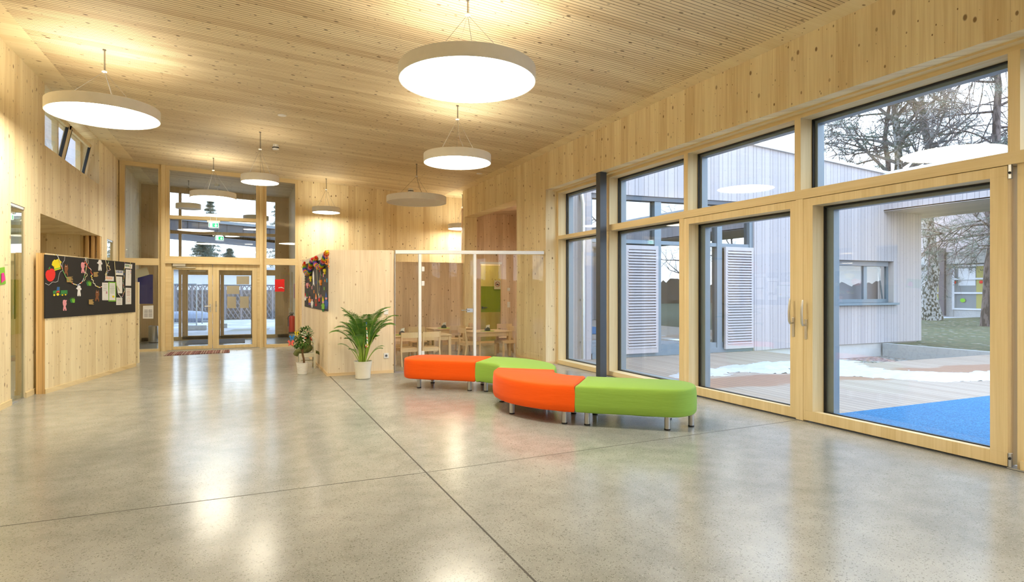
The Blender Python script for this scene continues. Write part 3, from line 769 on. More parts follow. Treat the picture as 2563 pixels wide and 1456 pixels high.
# ------------------------------------------------------------------ pendant lamps
m_uplight = plain('added_uplight', (0.9, 0.9, 0.9), 0.5, emit=UP_E, ecol=LAMP_COL[:3])  # upward glow added on top of lit lamps to brighten the ceiling
def lamp(x, y, zb, r, lit, label, hubz=None, loc_ceiling=True):
    t = thing('pendant_lamp', label, 'lamp', (x, y, zb), 0, 'round disc lamps hanging from the ceiling')
    h = 0.13
    MB().lathe((x, y, zb), [(r - 0.012, 0.012), (r - 0.012, 0.0), (r - 0.004, -0.004), (r, 0.0), (r, h - 0.004), (r - 0.004, h), (r - 0.02, h), (r - 0.02, h - 0.03), (0.02, h - 0.03)], 96, cap=False).build('lamp_ring', m_shade, t, smooth=True)
    MB().lathe((x, y, zb), [(r - 0.012, 0.008), (r - 0.012, 0.012)], 96).build('diffuser', m_diff if lit else m_diffoff, t)
    if lit: MB().lathe((x, y, zb + h - 0.01), [(0.03, 0), (r - 0.03, 0), (r - 0.03, 0.004), (0.03, 0.004)], 48, cap=False).build('added_uplight', m_uplight, t)
    zc = zceil(x)
    hz = hubz or min(zc - 0.12, zb + 0.62)
    MB().lathe((x, y, hz), [(0.022, -0.012), (0.03, -0.006), (0.03, 0.006), (0.012, 0.014)], 14).build('cable_hub', m_shade, t, smooth=True)
    MB().tube([(x, y, hz + 0.01), (x, y, zc - 0.002)], 0.0055, 6).tube([(x + 0.012, y, hz + 0.01), (x + 0.010, y, zc - 0.002)], 0.003, 6).lathe((x, y, zc - 0.012), [(0.02, 0), (0.02, 0.012)], 12).build('suspension_cable', m_cable, t)
    cb = MB()
    for a in (20, 140, 260):
        an = math.radians(a + x*37)
        cb.tube([(x, y, hz), (x + math.cos(an)*r*0.72, y + math.sin(an)*r*0.72, zb + h - 0.002)], 0.0022, 5)
        cb.lathe((x + math.cos(an)*r*0.72, y + math.sin(an)*r*0.72, zb + h - 0.004), [(0.012, 0), (0.008, 0.025)], 8)
    cb.tube([(x, y, hz), (x + 0.10*r, y + 0.05, hz - (hz - zb - h)*0.5), (x + 0.25*r, y - 0.1*r, zb + h - 0.002)], 0.003, 5)
    cb.build('support_cable', m_cable, t)
    return t
def lamp_from(u0, u1, vmid, attach, lit, label, Zc=None, hub=None):
    if attach:
        d = ray(*attach); tt = (4.18 + 5.45*0.044 - CAMH) / (d.z + 0.044*d.x)
        P = CAMP + d*tt
    else:
        d = ray((u0 + u1)/2, 728); P = CAMP + d*Zc; tt = Zc
    um = (u0 + u1)/2; l = (um - CX)/FPX
    dd = ray(um, 728); P = CAMP + dd*tt
    zb = CAMH + (CY - vmid)/FPX*tt
    hw = (u1 - u0)/2
    r = hw*tt/FPX
    for _ in range(20):
        L_ = l*tt
        r = hw/FPX*(tt*tt - r*r)/math.sqrt(L_*L_ + tt*tt - r*r)
    # centre shift of the projected disc
    L0 = um
    cl = ((um - CX)/FPX)*(tt*tt - r*r)/tt   # lateral offset giving this middle
    P = CAMP + Vector((CT*cl + ST*tt, CT*tt - ST*cl, 0))
    hz = None
    if hub: hz = CAMH + (CY - hub)/FPX*tt
    lamp(P.x, P.y, zb, r, lit, label, hz)
    return P, zb, r
info = []
info.append(lamp_from(997, 1341, 205, None, True, 'largest lit round pendant lamp, nearest in the middle of the ceiling', Zc=5.96, hub=37))
info.append(lamp_from(106, 403, 292, (261, 124), True, 'large lit round pendant lamp beside the high window of the left wall', hub=179))
info.append(lamp_from(1060, 1229, 408, (1145, 264), True, 'lit round pendant lamp directly behind the largest one', hub=298))
info.append(lamp_from(602, 699, 457, (652, 330), True, 'lit round pendant lamp before the right post of the entrance glazing', hub=373))
info.append(lamp_from(474, 592, 497, (534, 395), True, 'lit round pendant lamp before the middle of the entrance glazing', hub=426))
info.append(lamp_from(781, 851, 532, (816, 447), True, 'small lit round pendant lamp near the yellow lit wall above the rainbow garland', hub=474))
info.append(lamp_from(967, 1117, 507, (1043, 410), False, 'unlit round pendant lamp above the glass partition', hub=441))
lamp(5.62 + 0.0, 16.15, CAMH + (728 - 573)/FPX*17.05, 0.40, True, 'lit round pendant lamp half hidden at the end of the right wall')
info.append(lamp_from(439, 504, 522, (472, 452), False, 'unlit round pendant lamp in the vestibule, left one'))
info.append(lamp_from(608, 673, 551, (637, 485), False, 'unlit round pendant lamp in the vestibule, right one'))
lamp(0.4, -1.2, 3.5, 0.66, True, 'lit round pendant lamp behind the viewpoint, left')
lamp(4.0, -0.8, 3.5, 0.66, True, 'lit round pendant lamp behind the viewpoint, right')
for P_, z_, r_ in info: print('LAMP', tuple(round(c, 2) for c in P_), round(z_, 2), round(r_, 2))

def ceil_pt(u, v):
    d = ray(u, v); tt = (4.18 + 5.45*0.044 - CAMH) / (d.z + 0.044*d.x); return CAMP + d*tt
for (u, v, lb, h, r, two) in ((690, 362, 'white smoke detector with black band beside the fourth lamp cable', 0.10, 0.065, True), (706, 288, 'flat white ceiling disc above the middle of the hall', 0.012, 0.07, False),
        (1028, 472, 'white smoke detector with black band beside the unlit lamp cable', 0.10, 0.075, True), (1200, 434, 'flat white ceiling disc near the right wall', 0.012, 0.07, False), (543, 462, 'small round detector on the vestibule ceiling', 0.06, 0.07, False)):
    p = ceil_pt(u, v)
    if two:
        t = thing('smoke_detector', lb, 'detector', p)
        zc = zceil(p.x)
        MB().lathe((p.x, p.y, zc), [(r*0.8, 0.004), (r*0.8, -h*0.45), (r, -h*0.45), (r, -h*0.55)], 24).lathe((p.x, p.y, zc), [(r, -h*0.75), (r*0.95, -h*0.95), (r*0.5, -h*1.02)], 24).build('housing', m_white, t, smooth=True)
        MB().lathe((p.x, p.y, zc), [(r*1.02, -h*0.54), (r*1.02, -h*0.76)], 24).build('black_band', m_black, t)
    else:
        tag(MB().lathe((p.x, p.y, zceil(p.x)), [(r, 0.004), (r, -h*0.7), (r*0.8, -h)], 24).build('ceiling_disc' if h < .05 else 'smoke_detector', m_white, smooth=True), lb, 'detector')

# ------------------------------------------------------------------ exit signs
m_green = plain('exit_green', (0.0, 0.42, 0.10), 0.4, emit=0.8, ecol=(0.0, 0.55, 0.12))
m_signw = plain('exit_white', (0.9, 0.95, 0.9), 0.4, emit=1.2, ecol=(0.9, 1.0, 0.9))
m_led = plain('led_white', (0.9, 0.9, 0.9), 0.4, emit=5, ecol=(0.9, 0.97, 1.0))
def exit_sign(u0, u1, v0, v1, hv0, Y, label, hz_top):
    a = PY(u0, v0, Y); b = PY(u1, v1, Y); w = b.x - a.x; z1 = a.z; z0 = b.z; x0 = a.x
    t = thing('exit_sign', label, 'exit sign', (x0 + w/2, Y, z1), 0, 'green emergency exit signs')
    zh = CAMH + (CY - hv0)/FPX*((PY(u0, hv0, Y) - CAMP).dot(Vector((ST, CT, 0))))
    hb = MB().box(x0 - 0.14*w, x1e(x0, w), Y - 0.02, Y + 0.05, z1 + 0.012, zh)
    for k in (0.2, 0.8): hb.box(x0 + w*k - 0.006, x0 + w*k + 0.006, Y + 0.01, Y + 0.02, zh, hz_top); hb.box(x0 + w*k - 0.006, x0 + w*k + 0.006, Y + 0.01, Y + 0.20, hz_top - 0.02, hz_top)
    hb.build('housing', m_white, t)
    pl = MB().box(x0, x0 + w, Y, Y + 0.012, z0, z1).build('sign_panel', m_signw, t)
    H = z1 - z0
    g = MB().box(x0 + w*0.03, x0 + w*0.97, Y - 0.003, Y, z0 + H*0.06, z1 - H*0.05).build('green_face', m_green, pl)
    def pg(pts, nm): MB().extr([(x0 + w*px, Y - 0.0055, z0 + H*pz) for px, pz in pts], (0, 0.0025, 0)).build(nm, m_signw, pl)
    pg([(0.12, 0.1), (0.38, 0.1), (0.38, 0.2), (0.2, 0.2), (0.2, 0.85), (0.38, 0.85), (0.38, 0.92), (0.12, 0.92)], 'doorway')
    pg([(0.24, 0.66), (0.29, 0.69), (0.28, 0.79), (0.33, 0.85), (0.37, 0.79), (0.34, 0.70), (0.37, 0.67), (0.34, 0.52), (0.38, 0.40), (0.33, 0.22), (0.30, 0.22), (0.32, 0.38), (0.24, 0.32), (0.22, 0.38), (0.28, 0.48)], 'running_figure')
    pg([(0.70, 0.82), (0.76, 0.82), (0.76, 0.42), (0.85, 0.54), (0.85, 0.42), (0.73, 0.16), (0.61, 0.42), (0.61, 0.54), (0.70, 0.42)], 'arrow')
    ld = MB()
    for k in range(7): ld.box(x0 + w*(0.1 + 0.12*k), x0 + w*(0.16 + 0.12*k), Y - 0.022, Y - 0.018, z1 + 0.012, z1 + 0.022)
    ld.build('light_strip', m_led, t)
def x1e(x0, w): return x0 + w*1.16
exit_sign(522, 547, 557, 569.5, 551, YE - 0.16, 'green exit sign hanging inside the hall on the crossbar of the entrance glazing', ez(546) )
exit_sign(539, 559.5, 591, 601, 587, VY - 0.20, 'green exit sign inside the vestibule, behind and below the hall one', vz(583))

# ------------------------------------------------------------------ left wall windows and slits
def mat_film():
    m, nt, N, L, b = newmat('green_film'); N.remove(b); out = N['Material Output']
    tr = N.new('ShaderNodeBsdfTransparent'); tr.inputs[0].default_value = (0.50, 0.62, 0.10, 1)
    df = N.new('ShaderNodeBsdfDiffuse'); df.inputs[0].default_value = (0.42, 0.52, 0.05, 1)
    mx = N.new('ShaderNodeMixShader'); mx.inputs[0].default_value = 0.45
    L.new(tr.outputs[0], mx.inputs[1]); L.new(df.outputs[0], mx.inputs[2]); L.new(mx.outputs[0], out.inputs['Surface']); return m
m_film = mat_film()
m_sglass = glass('side_glass', (0.85, 0.90, 0.86), 1.2, 0.06)
w = sempty('window_30', (XL, SLIT1[0], 0))
MB().box(XL - 0.035, XL - 0.02, SLIT1[0], SLIT1[1], 0.01, TR - 0.03).build('pane', m_sglass, w)
MB().box(XL - 0.045, XL - 0.036, SLIT1[0] + 0.01, SLIT1[1] - 0.01, 0.88, 1.60).build('green_film', m_film, w)
MB().box(XL - 0.05, XL - 0.01, SLIT1[0], SLIT1[1], TR - 0.035, TR).box(XL - 0.05, XL - 0.01, SLIT1[0], SLIT1[1], 0, 0.012).build('window_frame', m_alu, w)
w = sempty('window_31', (XL, SLIT2[0], 0))
MB().box(XL - 0.035, XL - 0.02, SLIT2[0], SLIT2[1], 0.01, TR - 0.03).build('pane', m_sglass, w)
MB().box(XL - 0.05, XL - 0.01, SLIT2[0], SLIT2[1], TR - 0.035, TR).build('window_frame', m_alu, w)
# high window
w = sempty('window_32', (XL - 0.25, UPW[0], 3.62))
xo = XL - 0.30; f = MB(); ym = (UPW[0] + UPW[1])/2 + 0.15; zt = 4.52
f.box(xo - 0.08, xo, UPW[0], UPW[1], 3.62, 3.70).box(xo - 0.08, xo, UPW[0], UPW[1], zt - 0.08, zt)
for y in (UPW[0], ym - 0.05, UPW[1] - 0.09): f.box(xo - 0.08, xo, y, y + 0.09, 3.62, zt)
f.build('window_frame', m_frame, w)
MB().box(xo - 0.05, xo - 0.03, UPW[0], ym, 3.70, zt - 0.08).build('pane', m_glass, w)
def sash(y0, y1, tilt, nm):
    s = bpy.data.objects.new(nm, None)
    zb, zz = 3.70, zt - 0.10
    Mx = Matrix.Rotation(tilt, 3, 'Y')
    def P(x, y, z): v = Mx @ Vector((x, 0, z - zb)); return (xo + v.x, y, zb + v.z)
    mb = MB()
    def bx(y_0, y_1, z_0, z_1, x_0=0.0, x_1=0.055):
        vs = [P(x, y, z) for z in (z_0, z_1) for x, y in ((x_0, y_0), (x_1, y_0), (x_1, y_1), (x_0, y_1))]
        mb.add(vs, [(0,3,2,1),(4,5,6,7),(0,1,5,4),(1,2,6,5),(2,3,7,6),(3,0,4,7)])
    bx(y0, y1, zb, zb + 0.07); bx(y0, y1, zz - 0.07, zz); bx(y0, y0 + 0.07, zb, zz); bx(y1 - 0.07, y1, zb, zz)
    fo = mb.build('sash', m_frame, w)
    mb = MB(); bx(y0 + 0.06, y1 - 0.06, zb + 0.05, zz - 0.05, 0.02, 0.035); mb.build('pane', m_glass, fo)
    mb = MB(); bx(y0 + 0.06, y0 + 0.075, zb + 0.05, zz - 0.05, 0.015, 0.06); bx(y1 - 0.075, y1 - 0.06, zb + 0.05, zz - 0.05, 0.015, 0.06); mb.build('gasket', m_black, fo)
sash(ym + 0.03, UPW[1] - 0.1, 0.20, 's1'); sash(UPW[0] + 0.08, ym - 0.06, 0.20, 's2')
# neighbour wing seen through the high window
nb = box('clad_wing', m_clad, -13, -12, -5, 60, -0.1, 16); tag(nb, 'grey clad wing of the building seen through the high window', 'building')

lamp(6.62, 13.3, 3.0, 0.3, True, 'unseen round lamp added to brighten the recess right of the dining room', 3.3)  # added lamp, hidden behind the wall, to lift the dark recess
lamp(-5.2, 12.6, 2.3, 0.35, True, 'unseen round lamp added to brighten the office behind the left wall opening', 2.45)  # added lamp, out of view, to lighten the opening in the left wall
# ------------------------------------------------------------------ dining room
# glass front
gp = thing('glass_partition', 'frameless glass partition with white metal top rail before the dining room', 'partition', (2.42, YP, 0))
pu = lambda u: PY(u, 728, YP).x
xg0, xg1 = pu(989), pu(1360)
MB().extr([(xg0, YP - 0.03, PT(xg0) - 0.065), (xg1, YP - 0.03, PT(xg1) - 0.065), (xg1, YP - 0.03, PT(xg1)), (xg0, YP - 0.03, PT(xg0))], (0, 0.07, 0)).build('top_rail', m_white, gp, bevel=0.006)
MB().box(pu(987.5), pu(989.5), YP - 0.01, YP + 0.03, 0, PT(xg0) - 0.065).box(xg0, pu(1050), YP - 0.015, YP + 0.02, 0, 0.02).box(pu(1191), xg1, YP - 0.015, YP + 0.02, 0, 0.02).build('edge_profile', m_alu, gp)
MB().box(pu(1047.5), pu(1054), YP - 0.02, YP + 0.03, 0, PT(pu(1050)) - 0.065).build('mullion', m_white, gp)
MB().box(pu(1185), pu(1191), YP - 0.02, YP + 0.03, 0, PT(pu(1188)) - 0.065).build('mullion', m_white, gp)
gb = MB()
for a, b in ((989, 1048), (1191, 1360)):
    gb.box(pu(a), pu(b), YP, YP + 0.012, 0.02, PT(pu((a+b)/2)) - 0.07)
gb.build('pane', m_glassi, gp)
gd = sempty('door_7', (pu(1054), YP, 0))
MB().box(pu(1054.5), pu(1184.5), YP, YP + 0.01, 0.01, PT(pu(1120)) - 0.07).build('pane', m_glassi, gd)
for v0, v1 in ((667, 679), (703, 715), (878, 892)):
    a = PY(1055, v0, YP); b = PY(1062, v1, YP)
    box('hinge', m_plastw, a.x, b.x, YP - 0.014, YP + 0.024, b.z, a.z, gd, bevel=0.006)
hp = PY(1175, 776, YP)
box('lock_case', m_alu, PY(1168, 776, YP).x, PY(1183, 776, YP).x, YP - 0.016, YP + 0.026, PY(1170, 781.5, YP).z, PY(1170, 771.5, YP).z, gd, bevel=0.004)
MB().tube([(hp.x, YP - 0.016, hp.z), (hp.x - 0.02, YP - 0.06, hp.z), (PY(1152, 776, YP).x, YP - 0.06, hp.z + 0.003)], 0.009, 8).build('handle', m_alu, gd, smooth=True)

def chair(x, y, rz, label, first=[None], group='small wooden chairs in the dining room'):
    if first[0] is not None: return dup(first[0], (x, y, 0), rz, label, group)
    t = thing('dining_chair', label, 'chair', (0, 0, 0), 0, group)
    wd, dp, sh, bh = 0.17, 0.17, 0.35, 0.655
    MB().box(-wd + 0.012, wd - 0.012, -dp + 0.01, dp + 0.015, sh - 0.02, sh).build('seat', m_furn, t, bevel=0.006)
    MB().box(-wd + 0.02, wd - 0.02, -dp + 0.0, -dp + 0.018, sh - 0.075, sh - 0.02).box(-wd + 0.02, wd - 0.02, dp - 0.018, dp, sh - 0.06, sh - 0.02).box(-wd, -wd + 0.018, -dp, dp, sh - 0.06, sh - 0.02).box(wd - 0.018, wd, -dp, dp, sh - 0.06, sh - 0.02).build('seat_frame', m_furn, t)
    pts = []
    for i in range(9):
        a = -1 + i/4; pts.append((a*(wd - 0.01), -dp - 0.035 - 0.03*(1 - a*a)))
    for i in range(9):
        a = 1 - i/4; pts.append((a*(wd - 0.01), -dp - 0.020 - 0.03*(1 - a*a)))
    MB().prism(pts, bh - 0.105, bh).build('backrest', m_furn, t)
    for s in (-1, 1):
        MB().add([(s*wd - 0.016, dp - 0.03, 0), (s*wd + 0.016, dp - 0.03, 0), (s*wd + 0.016, dp + 0.004, 0), (s*wd - 0.016, dp + 0.004, 0),
                  (s*wd - 0.016, dp - 0.034, sh - 0.004), (s*wd + 0.016, dp - 0.034, sh - 0.004), (s*wd + 0.016, dp + 0.004, sh - 0.004), (s*wd - 0.016, dp + 0.004, sh - 0.004)],
                 [(0,3,2,1),(4,5,6,7),(0,1,5,4),(1,2,6,5),(2,3,7,6),(3,0,4,7)]).build('leg', m_furn, t)
        mb = MB(); sec = [(-dp - 0.05, 0), (-dp - 0.005, sh - 0.02), (-dp - 0.045, bh)]
        vs = []
        for yy, zz in sec:
            vs += [(s*wd - 0.014, yy, zz), (s*wd + 0.014, yy, zz), (s*wd + 0.014, yy + 0.034, zz), (s*wd - 0.014, yy + 0.034, zz)]
        fs = [(0,3,2,1), (8,9,10,11)]
        for k in (0, 4): fs += [(k, k+1, k+5, k+4), (k+1, k+2, k+6, k+5), (k+2, k+3, k+7, k+6), (k+3, k, k+4, k+7)]
        mb.add(vs, fs).build('leg', m_furn, t)
    t.location = (x, y, 0); t.rotation_euler.z = rz; first[0] = t
    return t
def table(cx, cy, lx, ly, rz, label, first=[None]):
    t = thing('dining_table', label, 'table', (0, 0, 0), 0, 'small wooden tables in the dining room')
    h = 0.56
    MB().box(-lx/2, lx/2, -ly/2, ly/2, h - 0.025, h).build('tabletop', m_furn, t, bevel=0.006)
    MB().box(-lx/2 + 0.04, lx/2 - 0.04, -ly/2 + 0.03, -ly/2 + 0.05, h - 0.11, h - 0.025).box(-lx/2 + 0.04, lx/2 - 0.04, ly/2 - 0.05, ly/2 - 0.03, h - 0.11, h - 0.025).box(-lx/2 + 0.03, -lx/2 + 0.05, -ly/2 + 0.04, ly/2 - 0.04, h - 0.11, h - 0.025).box(lx/2 - 0.05, lx/2 - 0.03, -ly/2 + 0.04, ly/2 - 0.04, h - 0.11, h - 0.025).build('apron', m_furn, t)
    for sx in (-1, 1):
        for sy in (-1, 1):
            MB().box(sx*(lx/2 - 0.045) - 0.028, sx*(lx/2 - 0.045) + 0.028, sy*(ly/2 - 0.045) - 0.028, sy*(ly/2 - 0.045) + 0.028, 0, h - 0.025).build('leg', m_furn, t, bevel=0.004)
    t.location = (cx, cy, 0); t.rotation_euler.z = rz
    return t
def fp(u, Y): return PY(u, 728, Y).x
table(fp(1045, 12.2), 12.15, 1.25, 0.68, 0, 'wooden table nearest the glass front, behind two chairs seen from the back')
table(fp(1124, 14.0), 14.0, 0.98, 0.68, 0, 'wooden table farthest back in the dining room')
table(fp(1222, 12.55), 12.65, 0.92, 0.72, 0.05, 'wooden table at the right end of the dining room')
chair(fp(1019, 11.55), 11.58, 0.10, 'wooden chair seen from the back, leftmost behind the glass front')
chair(fp(1074, 11.55), 11.60, 0.06, 'wooden chair seen from the back behind the left glass mullion')
chair(fp(1048, 12.85), 12.85, math.pi, 'wooden chair facing the viewer across the nearest table')
chair(fp(1072, 14.0), 14.0, -math.pi/2, 'wooden chair at the left end of the farthest table')
chair(fp(1143, 13.45), 13.42, -0.25, 'wooden chair at the near side of the farthest table')
chair(fp(1160, 14.1), 14.05, math.pi/2, 'wooden chair at the right end of the farthest table')
chair(fp(1174, 12.4), 12.35, -math.pi/2 + 0.1, 'wooden chair at the left end of the right table')
chair(fp(1268, 12.35), 12.42, math.pi/2 + 0.15, 'wooden chair at the right end of the right table')
chair(fp(1275, 13.0), 13.25, math.pi*0.9, 'wooden chair behind the right end of the right table')
m_pgreen = plain('green_placemat', (0.28, 0.42, 0.03), 0.7)
m_dkgrey = plain('dark_grey_plastic', (0.09, 0.10, 0.10), 0.5)
def mat_and_holder(x, y, lb):
    tag(MB().lathe((x, y, 0.56), [(0.16, 0.0), (0.16, 0.004)], 32).build('placemat', m_pgreen), 'round green placemat ' + lb, 'placemat', 'green placemats')
    t = thing('napkin_holder', 'dark arched napkin holder ' + lb, 'napkin holder', (x, y, 0.565), 0, 'napkin holders')
    hb = MB()
    for dy in (-0.028, 0.022):
        pts = [(x - 0.055, y + dy, 0.565)] + [(x - 0.055*math.cos(math.pi*i/10), y + dy, 0.565 + 0.02 + 0.06*math.sin(math.pi*i/10)) for i in range(11)] + [(x + 0.055, y + dy, 0.565)]
        hb.extr(pts, (0, 0.006, 0))
    hb.box(x - 0.055, x + 0.055, y - 0.028, y + 0.028, 0.565, 0.572).build('holder', m_dkgrey, t)
    MB().extr([(x - 0.045, y - 0.018, 0.573), (x + 0.04, y - 0.018, 0.573), (x + 0.05, y - 0.018, 0.70), (x - 0.02, y - 0.018, 0.685)], (0, 0.034, 0)).build('napkins', m_paper, t)
mat_and_holder(fp(1111, 13.9), 13.9, 'on the farthest table')
mat_and_holder(fp(1220, 12.5), 12.5, 'on the right table')
mat_and_holder(fp(1006, 12.1), 12.1, 'on the table nearest the glass front')
# glazed green-banded door in the recess
dd = sempty('door_8', (DG[0], YD, 0))
MB().box(DG[0] + 0.02, DG[1] - 0.02, YD + 0.05, YD + 0.06, 0.01, 2.16).build('pane', glass('door_glass', (0.80, 0.80, 0.50), 1.0, 0.03), dd)
MB().box(DG[0] + 0.02, DG[1] - 0.02, YD + 0.04, YD + 0.048, 0.86, 1.58).build('green_film', m_film, dd)
MB().box(DG[0], DG[1], YD - 0.005, YD + 0.08, 2.20, 2.26).build('head_rail', m_white, dd)
MB().box(DG[0], DG[0] + 0.03, YD - 0.002, YD + 0.08, 0, 2.2).box(DG[1] - 0.03, DG[1], YD - 0.002, YD + 0.08, 0, 2.2).build('door_frame', m_furn, dd)
MB().box(DG[0] + 0.07, DG[0] + 0.22, YD + 0.0, YD + 0.02, 0.98, 1.0).box(DG[0] + 0.07, DG[0] + 0.10, YD + 0.0, YD + 0.03, 0.96, 1.02).build('handle', m_dkgrey, dd)
box('wall_back_corridor', m_wallp, 5.5, 9.2, YD + 0.9, YD + 1.0, 0, 2.3, kind='structure') if False else None
pn = PY(1245, 712, YD - 0.01)
s = thing('prohibition_sign', 'small white sign with red ring on the green banded door', 'sign', pn)
MB().box(pn.x - 0.10, pn.x + 0.10, YD - 0.012, YD - 0.008, pn.z - 0.13, pn.z + 0.12).build('sign_board', plain('sign_cream', (0.62, 0.58, 0.40), 0.7), s)
rgm = MB(); rgm.tube([(pn.x + 0.065*math.cos(a*math.pi/12), YD - 0.015, pn.z + 0.01 + 0.065*math.sin(a*math.pi/12)) for a in range(25)], 0.007, 6, cap=False)
rgm.tube([(pn.x - 0.045, YD - 0.015, pn.z + 0.055), (pn.x + 0.045, YD - 0.015, pn.z - 0.035)], 0.006, 6)
rgm.build('red_ring', plain('sign_red', (0.35, 0.05, 0.02), 0.6), s)
MB().ball((pn.x, YD - 0.014, pn.z), 0.03, sc=(1.3, 0.1, 0.7)).build('pictogram', m_black, s)
def plate(nm, lb, cat, u, v, du, dv, Y, mat=m_plastw, depth=0.012):
    a = PY(u - du, v - dv, Y); b = PY(u + du, v + dv, Y)
    t = thing(nm, lb, cat, ((a.x + b.x)/2, Y, (a.z + b.z)/2))
    MB().box(a.x, b.x, Y - depth, Y, b.z, a.z).build('cover_plate', mat, t, bevel=0.003)
    MB().box(a.x*0.8 + b.x*0.2, a.x*0.2 + b.x*0.8, Y - depth - 0.004, Y - depth, b.z*0.8 + a.z*0.2, b.z*0.2 + a.z*0.8).build('rocker' if 'switch' in nm else 'insert', mat, t, bevel=0.002)
    return t
plate('light_switch', 'single white light switch right of the green banded door', 'switch', 1273, 724, 3.5, 4, YD)
plate('light_switch', 'tall white double switch right of the green banded door, below the single one', 'switch', 1273, 762, 3.5, 7, YD)
plate('thermostat', 'small white wall plate half hidden by the palm fronds', 'wall plate', 966, 780, 5.5, 6.5, YP)
so = plate('power_socket', 'white power socket low on the wood wall right of the palm pot', 'socket', 966.3, 889.6, 6, 6.2, YP)
c_ = PY(966.3, 889.6, YP)
MB().tube([(c_.x, YP - 0.017, c_.z), (c_.x, YP - 0.0172, c_.z)], 0.0, 4) if False else None
MB().lathe((0, 0, 0), [(0.021, 0), (0.021, 0.002), (0.017, 0.002), (0.017, -0.001)], 20).build('socket_well', m_gasket, None)
sw = bpy.data.objects['socket_well']; sw.parent = so; sw.rotation_euler = (math.pi/2, 0, 0); sw.location = (0, -0.0165, 0)

# ------------------------------------------------------------------ modular bench
d_ = Vector((0.765, -0.644, 0)); n_ = Vector((0.644, 0.765, 0))
PA = Vector((3.02, 8.12, 0)); RI, RO = 0.49, 1.27; SW = RO - RI
c1 = PA - n_*RI; c2 = c1 + d_*(RI + RO)
Z0, Z1 = 0.145, 0.435
def mat_fabric(name, col):
    m, nt, N, L, b = newmat(name); b.inputs['Roughness'].default_value = 0.75; b.inputs['Specular IOR Level'].default_value = 0.25
    b.inputs['Sheen Weight'].default_value = 0.08; b.inputs['Sheen Roughness'].default_value = 0.4
    tcn = N.new('ShaderNodeTexCoord'); nz = N.new('ShaderNodeTexNoise'); nz.inputs['Scale'].default_value = 350
    L.new(tcn.outputs['Object'], nz.inputs['Vector'])
    L.new(mixc(nt, M1(nt, 'MULTIPLY', nz.outputs['Fac'], 0.35), col, tuple(c*0.8 for c in col)), b.inputs['Base Color'])
    mp = N.new('ShaderNodeMapping'); mp.inputs['Scale'].default_value = (2, 2, 16); L.new(tcn.outputs['Object'], mp.inputs[0])
    n2 = N.new('ShaderNodeTexNoise'); n2.inputs['Scale'].default_value = 2.0; n2.inputs['Detail'].default_value = 3; L.new(mp.outputs[0], n2.inputs['Vector'])
    bp = N.new('ShaderNodeBump'); bp.inputs['Strength'].default_value = 0.16; bp.inputs['Distance'].default_value = 0.02; L.new(n2.outputs['Fac'], bp.inputs['Height']); L.new(bp.outputs[0], b.inputs['Normal'])
    return m
m_or = mat_fabric('orange_felt', (0.88, 0.10, 0.0))
m_gr = mat_fabric('green_felt', (0.27, 0.46, 0.07))
m_leg = plain('satin_aluminium_leg', (0.50, 0.50, 0.50), 0.3, 0.85)
def cushion(outline, mat, parent, name='cushion', shrink=0.004, seed=0, amp=0.0):
    """soft-edged seat block from a plan outline (list of Vectors, ccw)"""
    n = len(outline); cen = sum(outline, Vector((0,0,0)))/n
    prof = [(0.03, 0.0), (0.012, 0.004), (0.0, 0.02), (-0.004, 0.09), (-0.002, 0.2), (0.0, Z1 - Z0 - 0.05), (0.003, Z1 - Z0 - 0.020), (0.012, Z1 - Z0 - 0.006), (0.030, Z1 - Z0), ]
    nr = []
    for i in range(n):
        a = outline[i-1]; b = outline[(i+1) % n]; t = (b - a).normalized(); nr.append(Vector((t.y, -t.x, 0)))
    vs = []; fs = []
    for j, (ins, z) in enumerate(prof):
        for i in range(n):
            w_ = amp*noise.noise(Vector((i*0.9, z*9, seed)))
            p = outline[i] - nr[i]*(ins + shrink + w_); vs.append((p.x, p.y, Z0 + z + (0.006*noise.noise(Vector((i*0.5, 7, seed))) if j == 0 else 0)))
    m = len(prof)
    for j in range(m-1):
        for i in range(n):
            k = (i+1) % n; fs.append((j*n+i, j*n+k, (j+1)*n+k, (j+1)*n+i))
    fs.append(tuple((m-1)*n+i for i in range(n))); fs.append(tuple(range(n))[::-1])
    mb = MB().add(vs, fs)
    o = mb.build(name, mat, parent, smooth=True)
    o.data.set_sharp_from_angle(angle=math.radians(60))
    return o
def arc(c, r, a0, a1, k):
    """from unit dir a0 to a1 (vectors, 90 deg apart)"""
    return [c + (a0*math.cos(math.pi/2*i/k) + a1*math.sin(math.pi/2*i/k))*r for i in range(k+1)]
def sub(a, b, k): return [a.lerp(b, i/k) for i in range(1, k)]
def ccw(pts):
    A = sum(pts[i-1].x*pts[i].y - pts[i].x*pts[i-1].y for i in range(len(pts)))
    return pts if A > 0 else pts[::-1]
def legs(par, pts):
    for p in pts:
        lg = MB().lathe((p.x, p.y, 0), [(0.030, 0.014), (0.030, Z0 + 0.012)], 20).build('leg', m_leg, par, smooth=True)
        MB().lathe((p.x, p.y, 0), [(0.030, 0.0), (0.033, 0.003), (0.033, 0.013), (0.030, 0.016)], 20).build('rubber_foot', m_black, lg, smooth=True)
def bench(nm, lb, outline, mat, lg, seed, amp=0.004):
    cen = sum(outline, Vector((0,0,0)))/len(outline)
    t = thing(nm, lb, 'bench', (cen.x, cen.y, 0), 0, 'curved bench modules in the hall')
    cushion(ccw(outline), mat, t, seed=seed, amp=amp)
    MB().extr([Vector((p.x, p.y, Z0 + 0.004)) + (Vector((cen.x, cen.y, Z0+0.004)) - Vector((p.x, p.y, Z0+0.004)))*0.08 for p in ccw(outline)], (0, 0, 0.02)).build('base_board', m_black, t)
    legs(t, lg)
    return t
